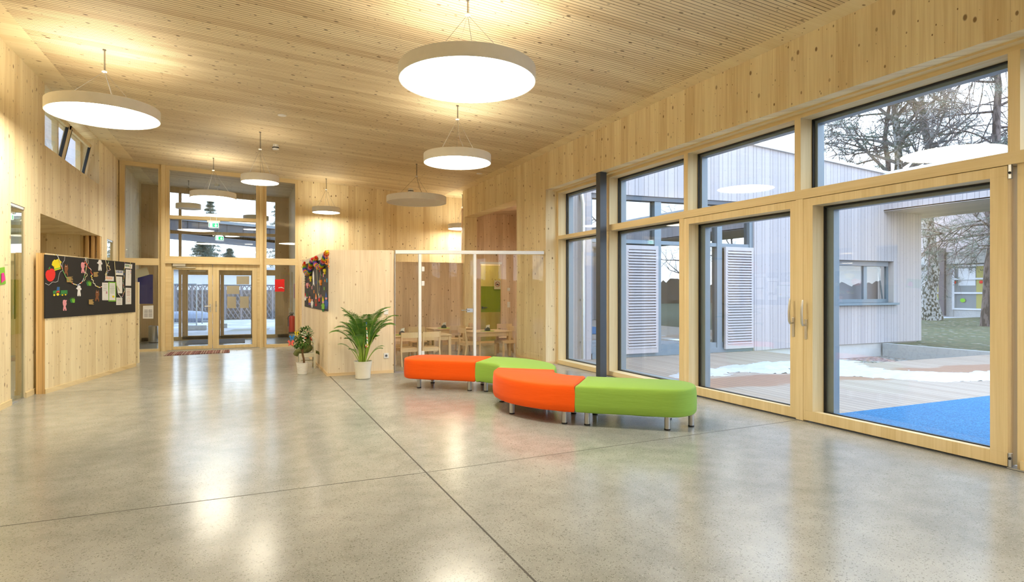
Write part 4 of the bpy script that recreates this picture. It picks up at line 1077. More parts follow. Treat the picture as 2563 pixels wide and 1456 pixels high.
def endcap(cm, dirv, side, w, dep, k=14):
    # half ellipse from +side to -side bulging along dirv
    return [cm + side*(w/2)*math.cos(math.pi*i/k) + dirv*dep*math.sin(math.pi*i/k) for i in range(k+1)]
LA = 0.96
# A: straight orange, rounded far-left end
fa, ba = PA, PA + n_*SW
fA0, bA0 = fa - d_*LA, ba - d_*LA
ol = [fa] + sub(fa, fA0, 8) + endcap((fA0 + bA0)/2, -d_, -n_, SW, 0.30) + sub(bA0, ba, 8) + [ba] + sub(ba, fa, 6)
bench('bench_module', 'orange straight bench module with rounded left end, at the back', ol, m_or, [fa - d_*0.12 + n_*0.10, ba - d_*0.12 - n_*0.10, fA0 + n_*0.14 + d_*0.02, bA0 - n_*0.14 + d_*0.02], 1)
# B: green arc
ol = arc(c1, RO, n_, d_, 16) + sub(c1 + d_*RO, c1 + d_*RI, 5) + arc(c1, RI, d_, n_, 12) + sub(c1 + n_*RI, c1 + n_*RO, 5)
bench('bench_module', 'green curved bench module behind the orange curved one', ol, m_gr, [c1 + n_*(RI + 0.10) + d_*0.13, c1 + n_*(RO - 0.12) + d_*0.13, c1 + (n_ + d_).normalized()*(RO - 0.12), c1 + d_*(RI + 0.1) + n_*0.12, c1 + d_*(RO - 0.1) + n_*0.12], 2)
# C: orange arc
ol = arc(c2, RO, -d_, -n_, 16) + sub(c2 - n_*RO, c2 - n_*RI, 5) + arc(c2, RI, -n_, -d_, 12) + sub(c2 - d_*RI, c2 - d_*RO, 5)
bench('bench_module', 'orange curved bench module in front, with wrinkled cover', ol, m_or, [c2 - n_*(RO - 0.10) - d_*0.13, c2 - n_*(RI + 0.12) - d_*0.13, c2 - (n_ + d_).normalized()*(RO - 0.10), c2 - d_*(RO - 0.1) - n_*0.12, c2 - d_*(RI + 0.1) - n_*0.12], 3, 0.010)
# D: green straight, rounded right end
fd, bd = c2 - n_*RO, c2 - n_*RI
LD = 0.96
fD0, bD0 = fd + d_*LD, bd + d_*LD
ol = [bd] + sub(bd, bD0, 8) + endcap((fD0 + bD0)/2, d_, n_, SW, 0.30) + sub(fD0, fd, 8) + [fd] + sub(fd, bd, 6)
bench('bench_module', 'green straight bench module with rounded right end, nearest the windows', ol, m_gr, [fd + d_*0.12 + n_*0.10, bd + d_*0.12 - n_*0.10, fD0 + n_*0.10 + d_*0.0, bD0 - n_*0.12, (fD0 + bD0)/2 + d_*0.24 - n_*0.05], 4)

# ------------------------------------------------------------------ palm
def leafmat(name, c1_, c2_):
    m, nt, N, L, b = newmat(name); b.inputs['Roughness'].default_value = 0.4
    oi = N.new('ShaderNodeNewGeometry'); nz = N.new('ShaderNodeTexNoise'); nz.inputs['Scale'].default_value = 7; L.new(oi.outputs['Position'], nz.inputs['Vector'])
    mr = N.new('ShaderNodeMapRange'); mr.inputs[1].default_value = 0.35; mr.inputs[2].default_value = 0.65; L.new(nz.outputs['Fac'], mr.inputs[0])
    L.new(mixc(nt, mr.outputs[0], c1_, c2_), b.inputs['Base Color']); b.inputs['Subsurface Weight'].default_value = 0.0
    return m
m_palm = leafmat('palm_leaf', (0.045, 0.16, 0.012), (0.14, 0.32, 0.035))
m_stem = leafmat('palm_stem', (0.22, 0.36, 0.03), (0.34, 0.46, 0.06))
pp = PZ(908.5, 947, 0); 
pt = thing('areca_palm', 'green areca palm in a cream pot before the wood partition', 'potted plant', (pp.x, pp.y, 0))
MB().lathe((pp.x, pp.y, 0), [(0.108, 0.0), (0.120, 0.012), (0.122, 0.03), (0.126, 0.15), (0.148, 0.285), (0.150, 0.292), (0.142, 0.292), (0.136, 0.25)], 40, cap=False).lathe((pp.x, pp.y, 0), [(0.0, 0.002), (0.118, 0.008)], 40, cap=False).build('pot', m_pot, pt, smooth=True)
MB().lathe((pp.x, pp.y, 0), [(0.001, 0.262), (0.136, 0.255)], 30, cap=False).build('soil', m_soil, pt)
rr = random.Random(5)
def frond(base, az, lean, length, curl, leafl=0.22, nleaf=44, start=0.42):
    """arching stem with paired narrow leaflets"""
    pts = []; p = Vector(base); el = math.radians(90 - lean)
    k = 22
    for i in range(k+1):
        pts.append(p.copy())
        d = Vector((math.cos(az)*math.cos(el), math.sin(az)*math.cos(el), math.sin(el)))
        p = p + d*(length/k)
        el -= curl/k*(0.06 + 2.7*(i/k)**2.0)
    mb = MB(); mb.tube(pts, [0.0065*(1 - 0.8*i/k) + 0.0008 for i in range(k+1)], 5)
    lv = MB()
    for j in range(nleaf):
        f = start + (1 - start)*j/(nleaf - 1); q = f*k; i = min(int(q), k-1)
        pos = pts[i].lerp(pts[i+1], q - i); t = (pts[i+1] - pts[i]).normalized()
        side = t.cross(Vector((0,0,1))); side = side.normalized() if side.length > 0.05 else Vector((math.sin(az), -math.cos(az), 0))
        up = side.cross(t)
        L_ = leafl*(math.sin(math.pi*(0.18 + 0.75*(f - start)/(1 - start))))*rr.uniform(0.85, 1.1)
        for s in (-1, 1):
            dr = (side*s*0.75 + t*0.85 + up*0.25).normalized()
            wv = t*0.0048 + up*0.0015
            a = pos; b_ = pos + dr*L_*0.5 + Vector((0,0,-0.01*L_/0.2)); c_ = pos + dr*L_ + Vector((0,0,-0.30*L_))
            b1 = len(lv.v)
            lv.v += [tuple(a - wv*0.4), tuple(a + wv*0.4), tuple(b_ + wv), tuple(b_ - wv), tuple(c_)]
            lv.f += [(b1, b1+1, b1+2, b1+3), (b1+3, b1+2, b1+4)]
    st_ = mb.build('stem', m_stem, pt, smooth=True)
    lv.build('leaflets', m_palm, st_)
fr_specs = []
for i in range(36):
    az = i*2.399 + rr.uniform(-0.3, 0.3)
    inner = (i % 3 == 0)
    lean = rr.uniform(1, 7) if inner else rr.uniform(5, 19)
    ln = rr.uniform(0.95, 1.12) if inner else rr.uniform(0.70, 1.08)
    cu = rr.uniform(0.9, 1.6) if inner else rr.uniform(1.2, 2.2)
    # keep the crown clear of the partition behind it
    if math.sin(az) > 0.25: ln *= 0.72; lean *= 0.6
    fr_specs.append((az, lean, ln, cu))
for az, lean, ln, cu in fr_specs:
    r0 = rr.uniform(0.01, 0.055)
    frond((pp.x + math.cos(az)*r0, pp.y + math.sin(az)*r0, 0.25), az, lean, ln, cu)
for az, ln in ((0.05, 0.42), (-0.4, 0.38), (2.9, 0.5), (-2.4, 0.4)):
    frond((pp.x + math.cos(az)*0.05, pp.y + math.sin(az)*0.05, 0.25), az, 28, ln, 1.5, 0.12, 12, 0.5)
# paper streamer hanging in the palm
def streamer_mat():
    m, nt, N, L, b = newmat('striped_streamer'); b.inputs['Roughness'].default_value = 0.7
    g = N.new('ShaderNodeNewGeometry'); se = N.new('ShaderNodeSeparateXYZ'); L.new(g.outputs['Position'], se.inputs[0])
    wh = N.new('ShaderNodeTexWhiteNoise'); wh.noise_dimensions = '1D'; L.new(M1(nt, 'FLOOR', M1(nt, 'MULTIPLY', M1(nt, 'ADD', M1(nt, 'ADD', se.outputs[2], M1(nt, 'MULTIPLY', se.outputs[0], 0.7)), M1(nt, 'MULTIPLY', se.outputs[1], 0.6)), 45)), wh.inputs['W'])
    r = N.new('ShaderNodeValToRGB'); L.new(wh.outputs['Value'], r.inputs[0]); r.color_ramp.interpolation = 'CONSTANT'
    cols = [(0.75, 0.72, 0.6), (0.7, 0.12, 0.05), (0.75, 0.6, 0.08), (0.08, 0.18, 0.55), (0.8, 0.8, 0.78), (0.10, 0.40, 0.12)]
    r.color_ramp.elements[0].color = (*cols[0], 1); r.color_ramp.elements[1].position = 0.2; r.color_ramp.elements[1].color = (*cols[1], 1)
    for i in range(2, 6): e = r.color_ramp.elements.new(0.17*i); e.color = (*cols[i], 1)
    L.new(r.outputs[0], b.inputs['Base Color']); return m
m_str = streamer_mat()
sx = PY(917, 800, pp.y - 0.24)
def ribbon(pts, w, mat, name, label=None, cat='streamer', group=None, parent=None, up=None):
    mb = MB(); pts = [Vector(p) for p in pts]
    for i in range(len(pts)-1):
        a, b = pts[i], pts[i+1]; t = (b - a).normalized(); s = t.cross(up or Vector((0, 1, 0)))
        s = s.normalized()*w/2 if s.length > 1e-3 else Vector((w/2, 0, 0))
        nn_ = t.cross(s).normalized()*0.0008
        mb.add([a - s - nn_, a + s - nn_, b + s - nn_, b - s - nn_, a - s + nn_, a + s + nn_, b + s + nn_, b - s + nn_], [(0,3,2,1),(4,5,6,7),(0,1,5,4),(1,2,6,5),(2,3,7,6),(3,0,4,7)])
    o = mb.build(name, mat, parent)
    if label: tag(o, label, cat, group)
    return o
z0s = sx.z
ribbon([(sx.x, sx.y, z0s), (sx.x + 0.004, sx.y - 0.004, z0s - 0.16)] + [(sx.x + 0.008 + 0.006*i/6, sx.y - 0.005, z0s - 0.16 - 0.03*i) for i in range(1, 9)] + [(sx.x + 0.008 + 0.02*math.cos(a*0.6), sx.y - 0.005, z0s - 0.42 - 0.02*math.sin(a*0.6)) for a in range(0, 8)], 0.018, m_str, 'paper_streamer', 'multicoloured curled paper streamer hanging from the palm fronds')

# ------------------------------------------------------------------ small potted tree, white child chair with plush
tp = PZ(757, 936, 0)
tt_ = thing('potted_ficus', 'small bushy green tree in a white ribbed pot beside the small white chair', 'potted plant', (tp.x, tp.y, 0))
prof = [(0.072, 0.0), (0.080, 0.006)]
for i in range(5):
    z = 0.03 + i*0.037; prof += [(0.083 + 0.0045*i, z), (0.080 + 0.0045*i, z + 0.002), (0.080 + 0.0045*i, z + 0.006), (0.084 + 0.0045*i, z + 0.008)]
prof += [(0.104, 0.20), (0.106, 0.205), (0.100, 0.205), (0.096, 0.18)]
MB().lathe((tp.x, tp.y, 0), prof, 32, cap=False).lathe((tp.x, tp.y, 0), [(0.001, 0.002), (0.075, 0.003)], 32, cap=False).build('pot', plain('white_pot', (0.80, 0.79, 0.76), 0.4), tt_, smooth=True)
MB().lathe((tp.x, tp.y, 0), [(0.001, 0.185), (0.097, 0.18)], 24, cap=False).build('soil', m_soil, tt_)
m_bark = plain('brown_bark', (0.16, 0.085, 0.035), 0.8, bump=0.4, bscale=60)
MB().tube([(tp.x + 0.03, tp.y, 0.17), (tp.x + 0.022, tp.y, 0.26), (tp.x - 0.0, tp.y, 0.36), (tp.x + 0.01, tp.y, 0.45), (tp.x + 0.02, tp.y, 0.52)], [0.020, 0.017, 0.018, 0.015, 0.011], 10).tube([(tp.x, tp.y, 0.38), (tp.x - 0.04, tp.y, 0.48), (tp.x - 0.07, tp.y + 0.02, 0.56)], [0.012, 0.009, 0.005], 8).tube([(tp.x + 0.02, tp.y, 0.5), (tp.x + 0.06, tp.y, 0.62)], [0.01, 0.004], 8).build('trunk', m_bark, tt_, smooth=True)
m_fic = leafmat('ficus_leaf', (0.03, 0.11, 0.012), (0.09, 0.22, 0.03))
lv = MB(); r5 = random.Random(3)
def leafblade(mb, p, d, L_, w_):
    d = d.normalized(); s = d.cross(Vector((0, 0, 1)));
    if s.length < 0.1: s = Vector((1, 0, 0))
    s.normalize(); up = s.cross(d)
    b1 = len(mb.v)
    m1 = p + d*L_*0.45 + up*0.0
    mb.v += [tuple(p), tuple(m1 + s*w_ - up*w_*0.3), tuple(p + d*L_ - up*L_*0.15), tuple(m1 - s*w_ - up*w_*0.3), tuple(m1 + up*w_*0.1)]
    mb.f += [(b1, b1+1, b1+4), (b1+1, b1+2, b1+4), (b1+2, b1+3, b1+4), (b1+3, b1, b1+4)]
for cxo, cyo, czo, rad, nl in ((0.0, 0, 0.57, 0.15, 330), (0.055, 0.02, 0.72, 0.12, 240), (-0.10, 0, 0.53, 0.08, 90), (-0.02, 0.02, 0.66, 0.13, 160)):
    for i in range(nl):
        v = Vector((r5.gauss(0, 1), r5.gauss(0, 1), r5.gauss(0, 1))).normalized()
        p = Vector((tp.x + cxo, tp.y + cyo, czo)) + Vector((v.x, v.y, v.z*0.8))*rad*r5.uniform(0.45, 1.0)
        leafblade(lv, p, v + Vector((r5.uniform(-.6,.6), r5.uniform(-.6,.6), r5.uniform(-.7,.3))), r5.uniform(0.035, 0.06), r5.uniform(0.009, 0.014))
lv.build('foliage', m_fic, tt_)
# curly ribbons in the crown, butterflies
def curl(c, n, r, h, seed):
    q = random.Random(seed); return [(c[0] + r*math.cos(i*0.9)*(1 - 0.03*i), c[1] - 0.13 + 0.3*r*math.sin(i*0.9), c[2] - h*i/n + 0.01*q.random()) for i in range(n)]
ribbon(curl((tp.x + 0.02, tp.y, 0.74), 26, 0.06, 0.20, 1), 0.012, m_str, 'paper_streamer', 'coloured curly streamer draped over the small bushy tree')
def butterfly(u, v, col, lb, s=0.07):
    p = PY(u, v, tp.y - 0.10); mb = MB()
    for sg in (-1, 1):
        mb.extr([(p.x, p.y, p.z - s*0.5), (p.x + sg*s*0.75, p.y - 0.02, p.z - s*0.9), (p.x + sg*s*0.5, p.y - 0.015, p.z - s*0.1), (p.x + sg*s*0.95, p.y - 0.03, p.z + s*0.5), (p.x + sg*s*0.55, p.y - 0.02, p.z + s*0.95), (p.x, p.y, p.z + s*0.15)], (0, 0.002, 0))
    o = mb.build('paper_butterfly', plain('butterfly_' + lb.split()[0], col, 0.6)); tag(o, lb, 'butterfly')
    o2 = MB().tube([(p.x, p.y - 0.002, p.z - s*0.6), (p.x, p.y - 0.002, p.z + s*0.5)], 0.005, 6).build('body', m_dkgrey, o); return o
butterfly(730.5, 845, (0.02, 0.22, 0.62), 'blue paper butterfly on the left side of the small bushy tree', 0.05)
butterfly(728, 858, (0.80, 0.14, 0.10), 'pink paper butterfly at the lower left of the small bushy tree', 0.06)
butterfly(742, 833.5, (0.80, 0.62, 0.02), 'yellow paper butterfly at the top of the small bushy tree', 0.04)
# white chair
wc = thing('child_chair', 'small white wooden child chair against the side of the partition', 'chair', (0, 0, 0))
m_cw = plain('cream_painted_wood', (0.76, 0.74, 0.62), 0.45)
cxx, cyy = 1.07, 12.0   # seat centre; chair faces -X
sw_, sd_ = 0.15, 0.145
MB().box(cxx - sd_, cxx + sd_, cyy - sw_, cyy + sw_, 0.262, 0.285).build('seat', m_cw, wc, bevel=0.004)
MB().box(cxx - sd_, cxx + sd_, cyy - sw_, cyy - sw_ + 0.018, 0.215, 0.262).box(cxx - sd_, cxx + sd_, cyy + sw_ - 0.018, cyy + sw_, 0.215, 0.262).box(cxx - sd_, cxx - sd_ + 0.018, cyy - sw_, cyy + sw_, 0.215, 0.262).build('seat_frame', m_cw, wc)
for sy in (-1, 1):
    MB().box(cxx + sd_ - 0.03, cxx + sd_ + 0.005, cyy + sy*sw_ - 0.014, cyy + sy*sw_ + 0.014, 0, 0.56).build('leg', m_cw, wc, bevel=0.003)
    MB().box(cxx - sd_, cxx - sd_ + 0.03, cyy + sy*sw_ - 0.014, cyy + sy*sw_ + 0.014, 0, 0.262).build('leg', m_cw, wc, bevel=0.003)
    MB().box(cxx - sd_ + 0.02, cxx + sd_ - 0.02, cyy + sy*sw_ - 0.008, cyy + sy*sw_ + 0.008, 0.115, 0.135).build('stretcher', m_cw, wc)
MB().box(cxx + sd_ - 0.02, cxx + sd_ - 0.004, cyy - sw_, cyy + sw_, 0.47, 0.545).box(cxx + sd_ - 0.02, cxx + sd_ - 0.004, cyy - sw_, cyy + sw_, 0.38, 0.42).build('backrest', m_cw, wc)
# plush: slumped green dragon with red spikes
m_plush = plain('olive_plush', (0.15, 0.17, 0.055), 0.95, bump=0.5, bscale=120)
m_spike = plain('red_plush', (0.60, 0.02, 0.02), 0.9)
pz = thing('plush_dragon', 'olive green plush dragon with red spikes slumped on the small white chair', 'toy', (cxx, cyy, 0.286))
mb = MB()
bx_ = cxx + 0.0
mb.ball((bx_ + 0.01, cyy, 0.375), 0.105, 14, 10, (0.95, 0.9, 0.85))
mb.ball((bx_ + 0.0, cyy, 0.49), 0.09, 14, 10, (0.95, 0.95, 1.0))
mb.ball((bx_ - 0.04, cyy - 0.01, 0.565), 0.085, 14, 10, (1.15, 0.85, 0.72))
mb.ball((bx_ - 0.11, cyy - 0.01, 0.545), 0.05, 12, 8, (1.1, 0.9, 0.7))
bod = mb
for sy in (-1, 1):
    bod.tube([(bx_ - 0.02, cyy + sy*0.06, 0.34), (bx_ - 0.10, cyy + sy*0.075, 0.33), (bx_ - 0.17, cyy + sy*0.08, 0.31), (bx_ - 0.20, cyy + sy*0.08, 0.24)], [0.05, 0.046, 0.042, 0.046], 12)
    bod.tube([(bx_, cyy + sy*0.08, 0.47), (bx_ - 0.06, cyy + sy*0.11, 0.42), (bx_ - 0.09, cyy + sy*0.10, 0.36)], [0.035, 0.03, 0.026], 10)
bo = bod.build('body', m_plush, pz, smooth=True)
rm = bo.modifiers.new('r', 'REMESH'); rm.mode = 'VOXEL'; rm.voxel_size = 0.012; rm.use_smooth_shade = True
sm_ = bo.modifiers.new('s', 'SMOOTH'); sm_.iterations = 4
for i, (x, z) in enumerate(((-0.05, 0.625), (0.0, 0.615), (0.04, 0.59), (0.07, 0.555), (0.085, 0.52))):
    MB().lathe((bx_ + x, cyy, z), [(0.017, -0.01), (0.012, 0.012), (0.002, 0.035)], 8).build('spike', m_spike, pz, smooth=True)
for sy in (-1, 1):
    MB().ball((bx_ - 0.085, cyy + sy*0.05 - 0.01, 0.60), 0.018, 8, 6).build('eye', m_white, pz, smooth=True)
MB().tube([(cxx + sd_ + 0.012, cyy - 0.06, 0.30), (cxx + sd_ + 0.05, cyy - 0.10, 0.29), (cxx + sd_ + 0.085, cyy - 0.12, 0.25)], [0.03, 0.025, 0.01], 8).build('tail', m_plush, pz, smooth=True)
# ------------------------------------------------------------------ pin board on the angled wall
BP0 = NA + nn*0.014
def BD(u, v, off=0.0): return PP(u, v, BP0 + nn*off, nn)
bz0 = (BD(112.4, 796.8).z + BD(338.8, 780.5).z)/2; 
m_felt = plain('charcoal_felt', (0.018, 0.016, 0.015), 0.95, bump=0.3, bscale=400)
c0, c1_ = BD(112.6, 636.5), BD(338.8, 657.8)
c2_, c3_ = BD(338.8, 780.5), BD(112.6, 796.8)
MB().extr([c - nn*0.013 for c in (c0, c1_, c2_, c3_)], nn*0.013).build('tmp', m_felt)
pb = bpy.data.objects['tmp']; pb.name = 'pin_board'
tag(pb, 'wide charcoal pin board with farm cut-outs on the angled low wall', 'pin board')
def Z5(x, y): return (100 + x/7.664, 620 + y/7.664)
def Z3(x, y): return (255 + x/9.711, 640 + y/9.707)
def cutf(conv):
    def cut(name, pts, mat, parent=None, off=0.0, th=0.003, label=None, cat=None, group=None):
        P3 = [BD(*conv(x, y), off) for x, y in pts]
        o = MB().extr(P3, nn*th).build(name, mat, parent)
        if label: tag(o, label, cat, group)
        return o
    return cut
cut = cutf(Z5); cut3 = cutf(Z3)
def circ(x, y, r, ry=None, n=16): return [(x + r*math.cos(2*math.pi*i/n), y + (ry or r)*math.sin(2*math.pi*i/n)) for i in range(n)]
pap = lambda n, c: plain(n, c, 0.8)
P_y = pap('yellow_card', (0.80, 0.66, 0.01)); P_r = pap('red_card', (0.75, 0.02, 0.015)); P_g = pap('green_card', (0.03, 0.22, 0.05)); P_lg = pap('light_green_card', (0.20, 0.50, 0.03))
P_b = pap('blue_card', (0.02, 0.10, 0.38)); P_br = pap('brown_card', (0.22, 0.075, 0.02)); P_pk = pap('pink_card', (0.80, 0.33, 0.38)); P_w = pap('white_card', (0.82, 0.82, 0.84)); P_st = pap('straw', (0.52, 0.36, 0.13)); P_o = pap('orange_card', (0.85, 0.28, 0.03)); P_bk = pap('black_card', (0.02, 0.02, 0.02)); P_pu = pap('purple_card', (0.25, 0.06, 0.45))
s_ = cut('paper_shirt', [(225,325),(240,265),(275,225),(300,235),(320,225),(345,210),(375,235),(412,270),(395,310),(378,295),(395,405),(278,440),(265,345),(255,358)], P_y, label='yellow paper shirt cut-out on the pin board', cat='paper cut-out')
cut('stripe', [(272,405),(395,370),(397,392),(277,425)], P_lg, s_, 0.003, 0.001)
a_ = cut('paper_apple', [(105,520),(112,470),(135,435),(165,425),(180,430),(200,400),(235,398),(265,415),(288,460),(292,510),(280,570),(250,620),(215,645),(175,645),(140,620),(115,575)], P_r, label='red paper apple cut-out on the pin board', cat='paper cut-out')
cut('leaf', [(172,415),(168,380),(190,357),(200,385),(192,410)], P_g, a_, 0.003, 0.001)
cut('stem', [(150,395),(158,390),(180,425),(172,430)], P_br, a_, 0.003, 0.001)
tr = cut('paper_tractor', [(247,825),(315,815),(325,748),(376,748),(374,905),(250,905)], P_g, label='green paper tractor with trailer cut-out on the pin board', cat='paper cut-out')
cut('cab_window', [(318,815),(328,750),(374,750),(372,815)], P_b, tr, 0.003, 0.001)
cut('mudguard', [(303,890),(310,850),(335,825),(371,822),(371,890)], P_r, tr, 0.003, 0.001)
cut('trailer', [(398,815),(523,812),(523,890),(398,893)], P_g, tr, 0.0, 0.003)
cut('drawbar', [(371,882),(398,882),(398,908),(371,908)], P_g, tr, 0.0, 0.003)
for x, y, r in ((274,905,30),(342,892,42),(430,905,26),(490,898,26)):
    wlo = cut('wheel', circ(x, y, r), P_bk, tr, 0.004, 0.001); cut('hub', circ(x, y, r*0.62), P_y, wlo, 0.005, 0.001)
horse = [(485,310),(500,345),(508,345),(524,318),(530,350),(538,395),(530,430),(520,450),(532,490),(536,530),(520,540),(512,500),(498,490),(485,500),(478,530),(460,525),(462,480),(475,450),(468,420),(468,380),(475,345)]
def shift(pts, dx, dy): return [(x+dx, y+dy) for x, y in pts]
for (dx, dy, lb) in ((0, 0, 'brown paper horse cut-out beside the yellow shirt'), (597, 493, 'brown paper horse cut-out at the lower middle of the pin board')):
    h = cut('paper_horse', shift(horse, dx, dy), P_br, label=lb, cat='paper cut-out')
    for ex_ in (490, 510): cut('eye', circ(ex_ + dx, 357 + dy, 5, n=8), P_w, h, 0.003, 0.001)
pig = [(792,285),(815,275),(840,285),(858,280),(862,300),(850,312),(858,350),(850,380),(838,400),(850,440),(858,480),(838,488),(825,450),(815,450),(812,488),(792,480),(795,440),(802,400),(790,370),(785,330)]
for (dx, dy, lb) in ((0, 0, 'pink paper pig cut-out at the top of the pin board'), (-350, 720, 'pink paper pig cut-out at the bottom of the pin board')):
    h = cut('paper_pig', shift(pig, dx, dy), P_pk, label=lb, cat='paper cut-out')
    cut('snout', circ(822 + dx, 352 + dy, 11, 8, 10), pap('dark_pink_card', (0.75, 0.22, 0.28)), h, 0.003, 0.001)
    for ex_ in (810, 836): cut('eye', circ(ex_ + dx, 325 + dy, 3, n=8), P_bk, h, 0.003, 0.001)
sheep = [(1120,245),(1140,228),(1165,235),(1180,250),(1175,270),(1195,290),(1192,320),(1175,315),(1172,350),(1182,400),(1180,438),(1160,440),(1152,400),(1140,440),(1118,435),(1120,380),(1128,320),(1110,300),(1095,298),(1100,278),(1118,272)]
for (dx, dy, lb) in ((0, 0, 'white paper sheep cut-out near the top edge of the pin board'), (-402, 488, 'white paper sheep cut-out in the middle of the pin board')):
    h = cut('paper_sheep', shift(sheep, dx, dy), P_w, label=lb, cat='paper cut-out')
    cut('snout', circ(1150 + dx, 303 + dy, 9, 7, 10), P_pk, h, 0.003, 0.001)
for i, (x, y, w_, h_, lb) in enumerate(((510,560,95,100,'largest straw bundle cut-out below the upper brown horse'), (1028,468,72,88,'straw bundle cut-out beside the upper sheep'), (935,992,78,92,'straw bundle cut-out at the bottom of the pin board'))):
    t = thing('straw_bundle', lb, 'decoration', BD(*Z5(x + w_/2, y + h_/2)))
    q = random.Random(i); mb = MB()
    mb.extr([BD(*Z5(a, b)) for a, b in ((x, y), (x + w_*0.8, y), (x + w_*0.85, y + h_), (x, y + h_))], nn*0.006)
    for k in range(26):
        yy = y + h_*q.random(); mb.tube([BD(*Z5(x + w_*0.1*q.random(), yy), 0.008), BD(*Z5(x + w_*(0.8 + 0.5*q.random()), yy + q.uniform(-14, 14)), 0.012)], 0.0025, 4)
    mb.build('straw', P_st, t)
for x, y, lb in ((880, 610, 'green paper grass tuft in the middle of the pin board'), (565, 935, 'green paper grass tuft at the lower left of the pin board')):
    t = thing('paper_grass', lb, 'paper cut-out', BD(*Z5(x + 50, y + 100)))
    for k, m_ in ((0, P_g), (1, P_lg)):
        mb = MB(); q = random.Random(k + x)
        for j in range(5):
            bx0 = x + 28 + k*34 + j*7; tipx = x + (j*18 - 5 + k*38); tipy = y + q.uniform(0, 30) + abs(j - 2)*6
            mb.extr([BD(*Z5(bx0, y + 118), 0.002*k), BD(*Z5((bx0 + tipx)/2 - 4, y + 60), 0.002*k), BD(*Z5(tipx, tipy), 0.002*k), BD(*Z5((bx0 + tipx)/2 + 6, y + 62), 0.002*k), BD(*Z5(bx0 + 9, y + 118), 0.002*k)], nn*0.002)
        mb.build('blades', m_, t)
# sheets with writing
def sheet(name, pts, mat, label, lines=None, conv=Z3, lm=None, off=0.0):
    P3 = [BD(*conv(x, y), off) for x, y in pts]
    o = MB().extr(P3, nn*0.001).build(name, mat); tag(o, label, 'paper')
    if lines:
        mb = MB()
        for (x0_, y0_, x1_, th) in lines:
            mb.extr([BD(*conv(x0_, y0_), off + 0.001), BD(*conv(x1_, y0_ + 1), off + 0.001), BD(*conv(x1_, y0_ + th + 1), off + 0.001), BD(*conv(x0_, y0_ + th), off + 0.001)], nn*0.0006)
        mb.build('print', lm or m_ink, o)
    return o
def ln(x0_, x1_, ys, th=4): return [(x0_ + 5*(i % 3), y, x1_ - 7*((i*2) % 3), th) for i, y in enumerate(ys)]
q1 = sheet('notice_sheet', [(5,650),(155,652),(160,1080),(8,1078)], m_paper, 'white typed sheet left of the green framed sheet', ln(30, 130, [690, 712, 742, 772, 786, 800, 830, 845, 1050]))
box_ = cut3('picture', [(100,865),(132,865),(132,920),(100,920)], pap('print_pink', (0.5, 0.25, 0.3)), q1, 0.0016, 0.0005)
fr_ = sheet('framed_sheet', [(160,632),(342,640),(340,1108),(160,1108)], P_lg, 'white sheet on a bright green backing')
cut3('sheet', [(182,660),(322,662),(325,1078),(178,1078)], m_paper, fr_, 0.001, 0.001)
mb = MB()
for (x0_, y0_, x1_, th) in ln(195, 312, [702, 735, 762, 785, 808, 830, 855, 878, 905], 5):
    mb.extr([BD(*Z3(x0_, y0_), 0.002), BD(*Z3(x1_, y0_ + 1), 0.002), BD(*Z3(x1_, y0_ + th + 1), 0.002), BD(*Z3(x0_, y0_ + th), 0.002)], nn*0.0006)
mb.build('print', P_g, fr_)
cut3('bee_picture', circ(278, 990, 28, 28, 10), P_y, fr_, 0.002, 0.001)
s3 = sheet('notice_sheet', [(348,500),(492,508),(496,910),(385,910),(355,700)], m_paper, 'curling white list below the blue lettered strip', ln(415, 440, [545, 575, 600, 625, 650, 675, 700, 725], 5))
s4 = sheet('notice_sheet', [(350,1012),(495,1020),(495,1192),(348,1195)], m_paper, 'small white typed sheet at the bottom of the notices', ln(372, 475, [1040, 1060, 1080, 1095, 1140, 1160], 4))
s5 = sheet('notice_sheet', [(582,328),(714,342),(708,728),(574,725)], m_paper, 'white sheet below the green lettered strip', ln(635, 662, [380, 405, 430, 455, 480, 505, 530, 560], 5))
s6 = sheet('notice_sheet', [(575,775),(712,782),(712,1172),(574,1178)], m_paper, 'white sheet with red printing at the lower right of the notices', ln(598, 690, [820, 850, 866, 888, 904, 925, 945, 965], 7), lm=pap('red_ink', (0.45, 0.22, 0.18)))
for k in range(10): cut3('dot', circ(648 + 32*math.cos(k*0.628), 1065 + 48*math.sin(k*0.628), 5, 6, 6), P_r if k % 2 else P_o, s6, 0.0015, 0.0006)
def text_on(par, txt, conv, x0_, y0_, x1_, y1_, hgt, mat, off=0.002):
    """lettering starting at (x0,y0) baseline running to (x1,y1)"""
    A = BD(*conv(x0_, y0_), off); B = BD(*conv(x1_, y1_), off); e = (B - A); ln_ = e.length; e.normalize()
    cu = bpy.data.curves.new('lettering', 'FONT'); cu.body = txt; cu.size = 1.0; cu.extrude = 0.003
    cu.materials.append(mat)
    o = bpy.data.objects.new('lettering', cu); C.objects.link(o)
    bpy.context.view_layer.update()
    w_ = max(o.dimensions.x, 0.01)
    me = bpy.data.meshes.new_from_object(o.evaluated_get(bpy.context.evaluated_depsgraph_get()))
    bpy.data.objects.remove(o); o = bpy.data.objects.new('lettering', me); C.objects.link(o)
    up = nn.cross(e)
    if up.z < 0: up = -up
    sx_ = ln_/w_; sy_ = hgt
    M = Matrix(((e.x*sx_, up.x*sy_, nn.x*0.2, A.x), (e.y*sx_, up.y*sy_, nn.y*0.2, A.y), (e.z*sx_, up.z*sy_, nn.z*0.2, A.z), (0, 0, 0, 1)))
    o.parent = par; o.matrix_world = M
    o.matrix_parent_inverse = Matrix.Identity(4)
    o.matrix_basis = Matrix.Translation(-wloc(par)) @ M
    return o
t1 = sheet('lettered_strip', [(82,490),(292,505),(290,612),(80,605)], m_paper, 'white strip with orange lettering on the pin board')
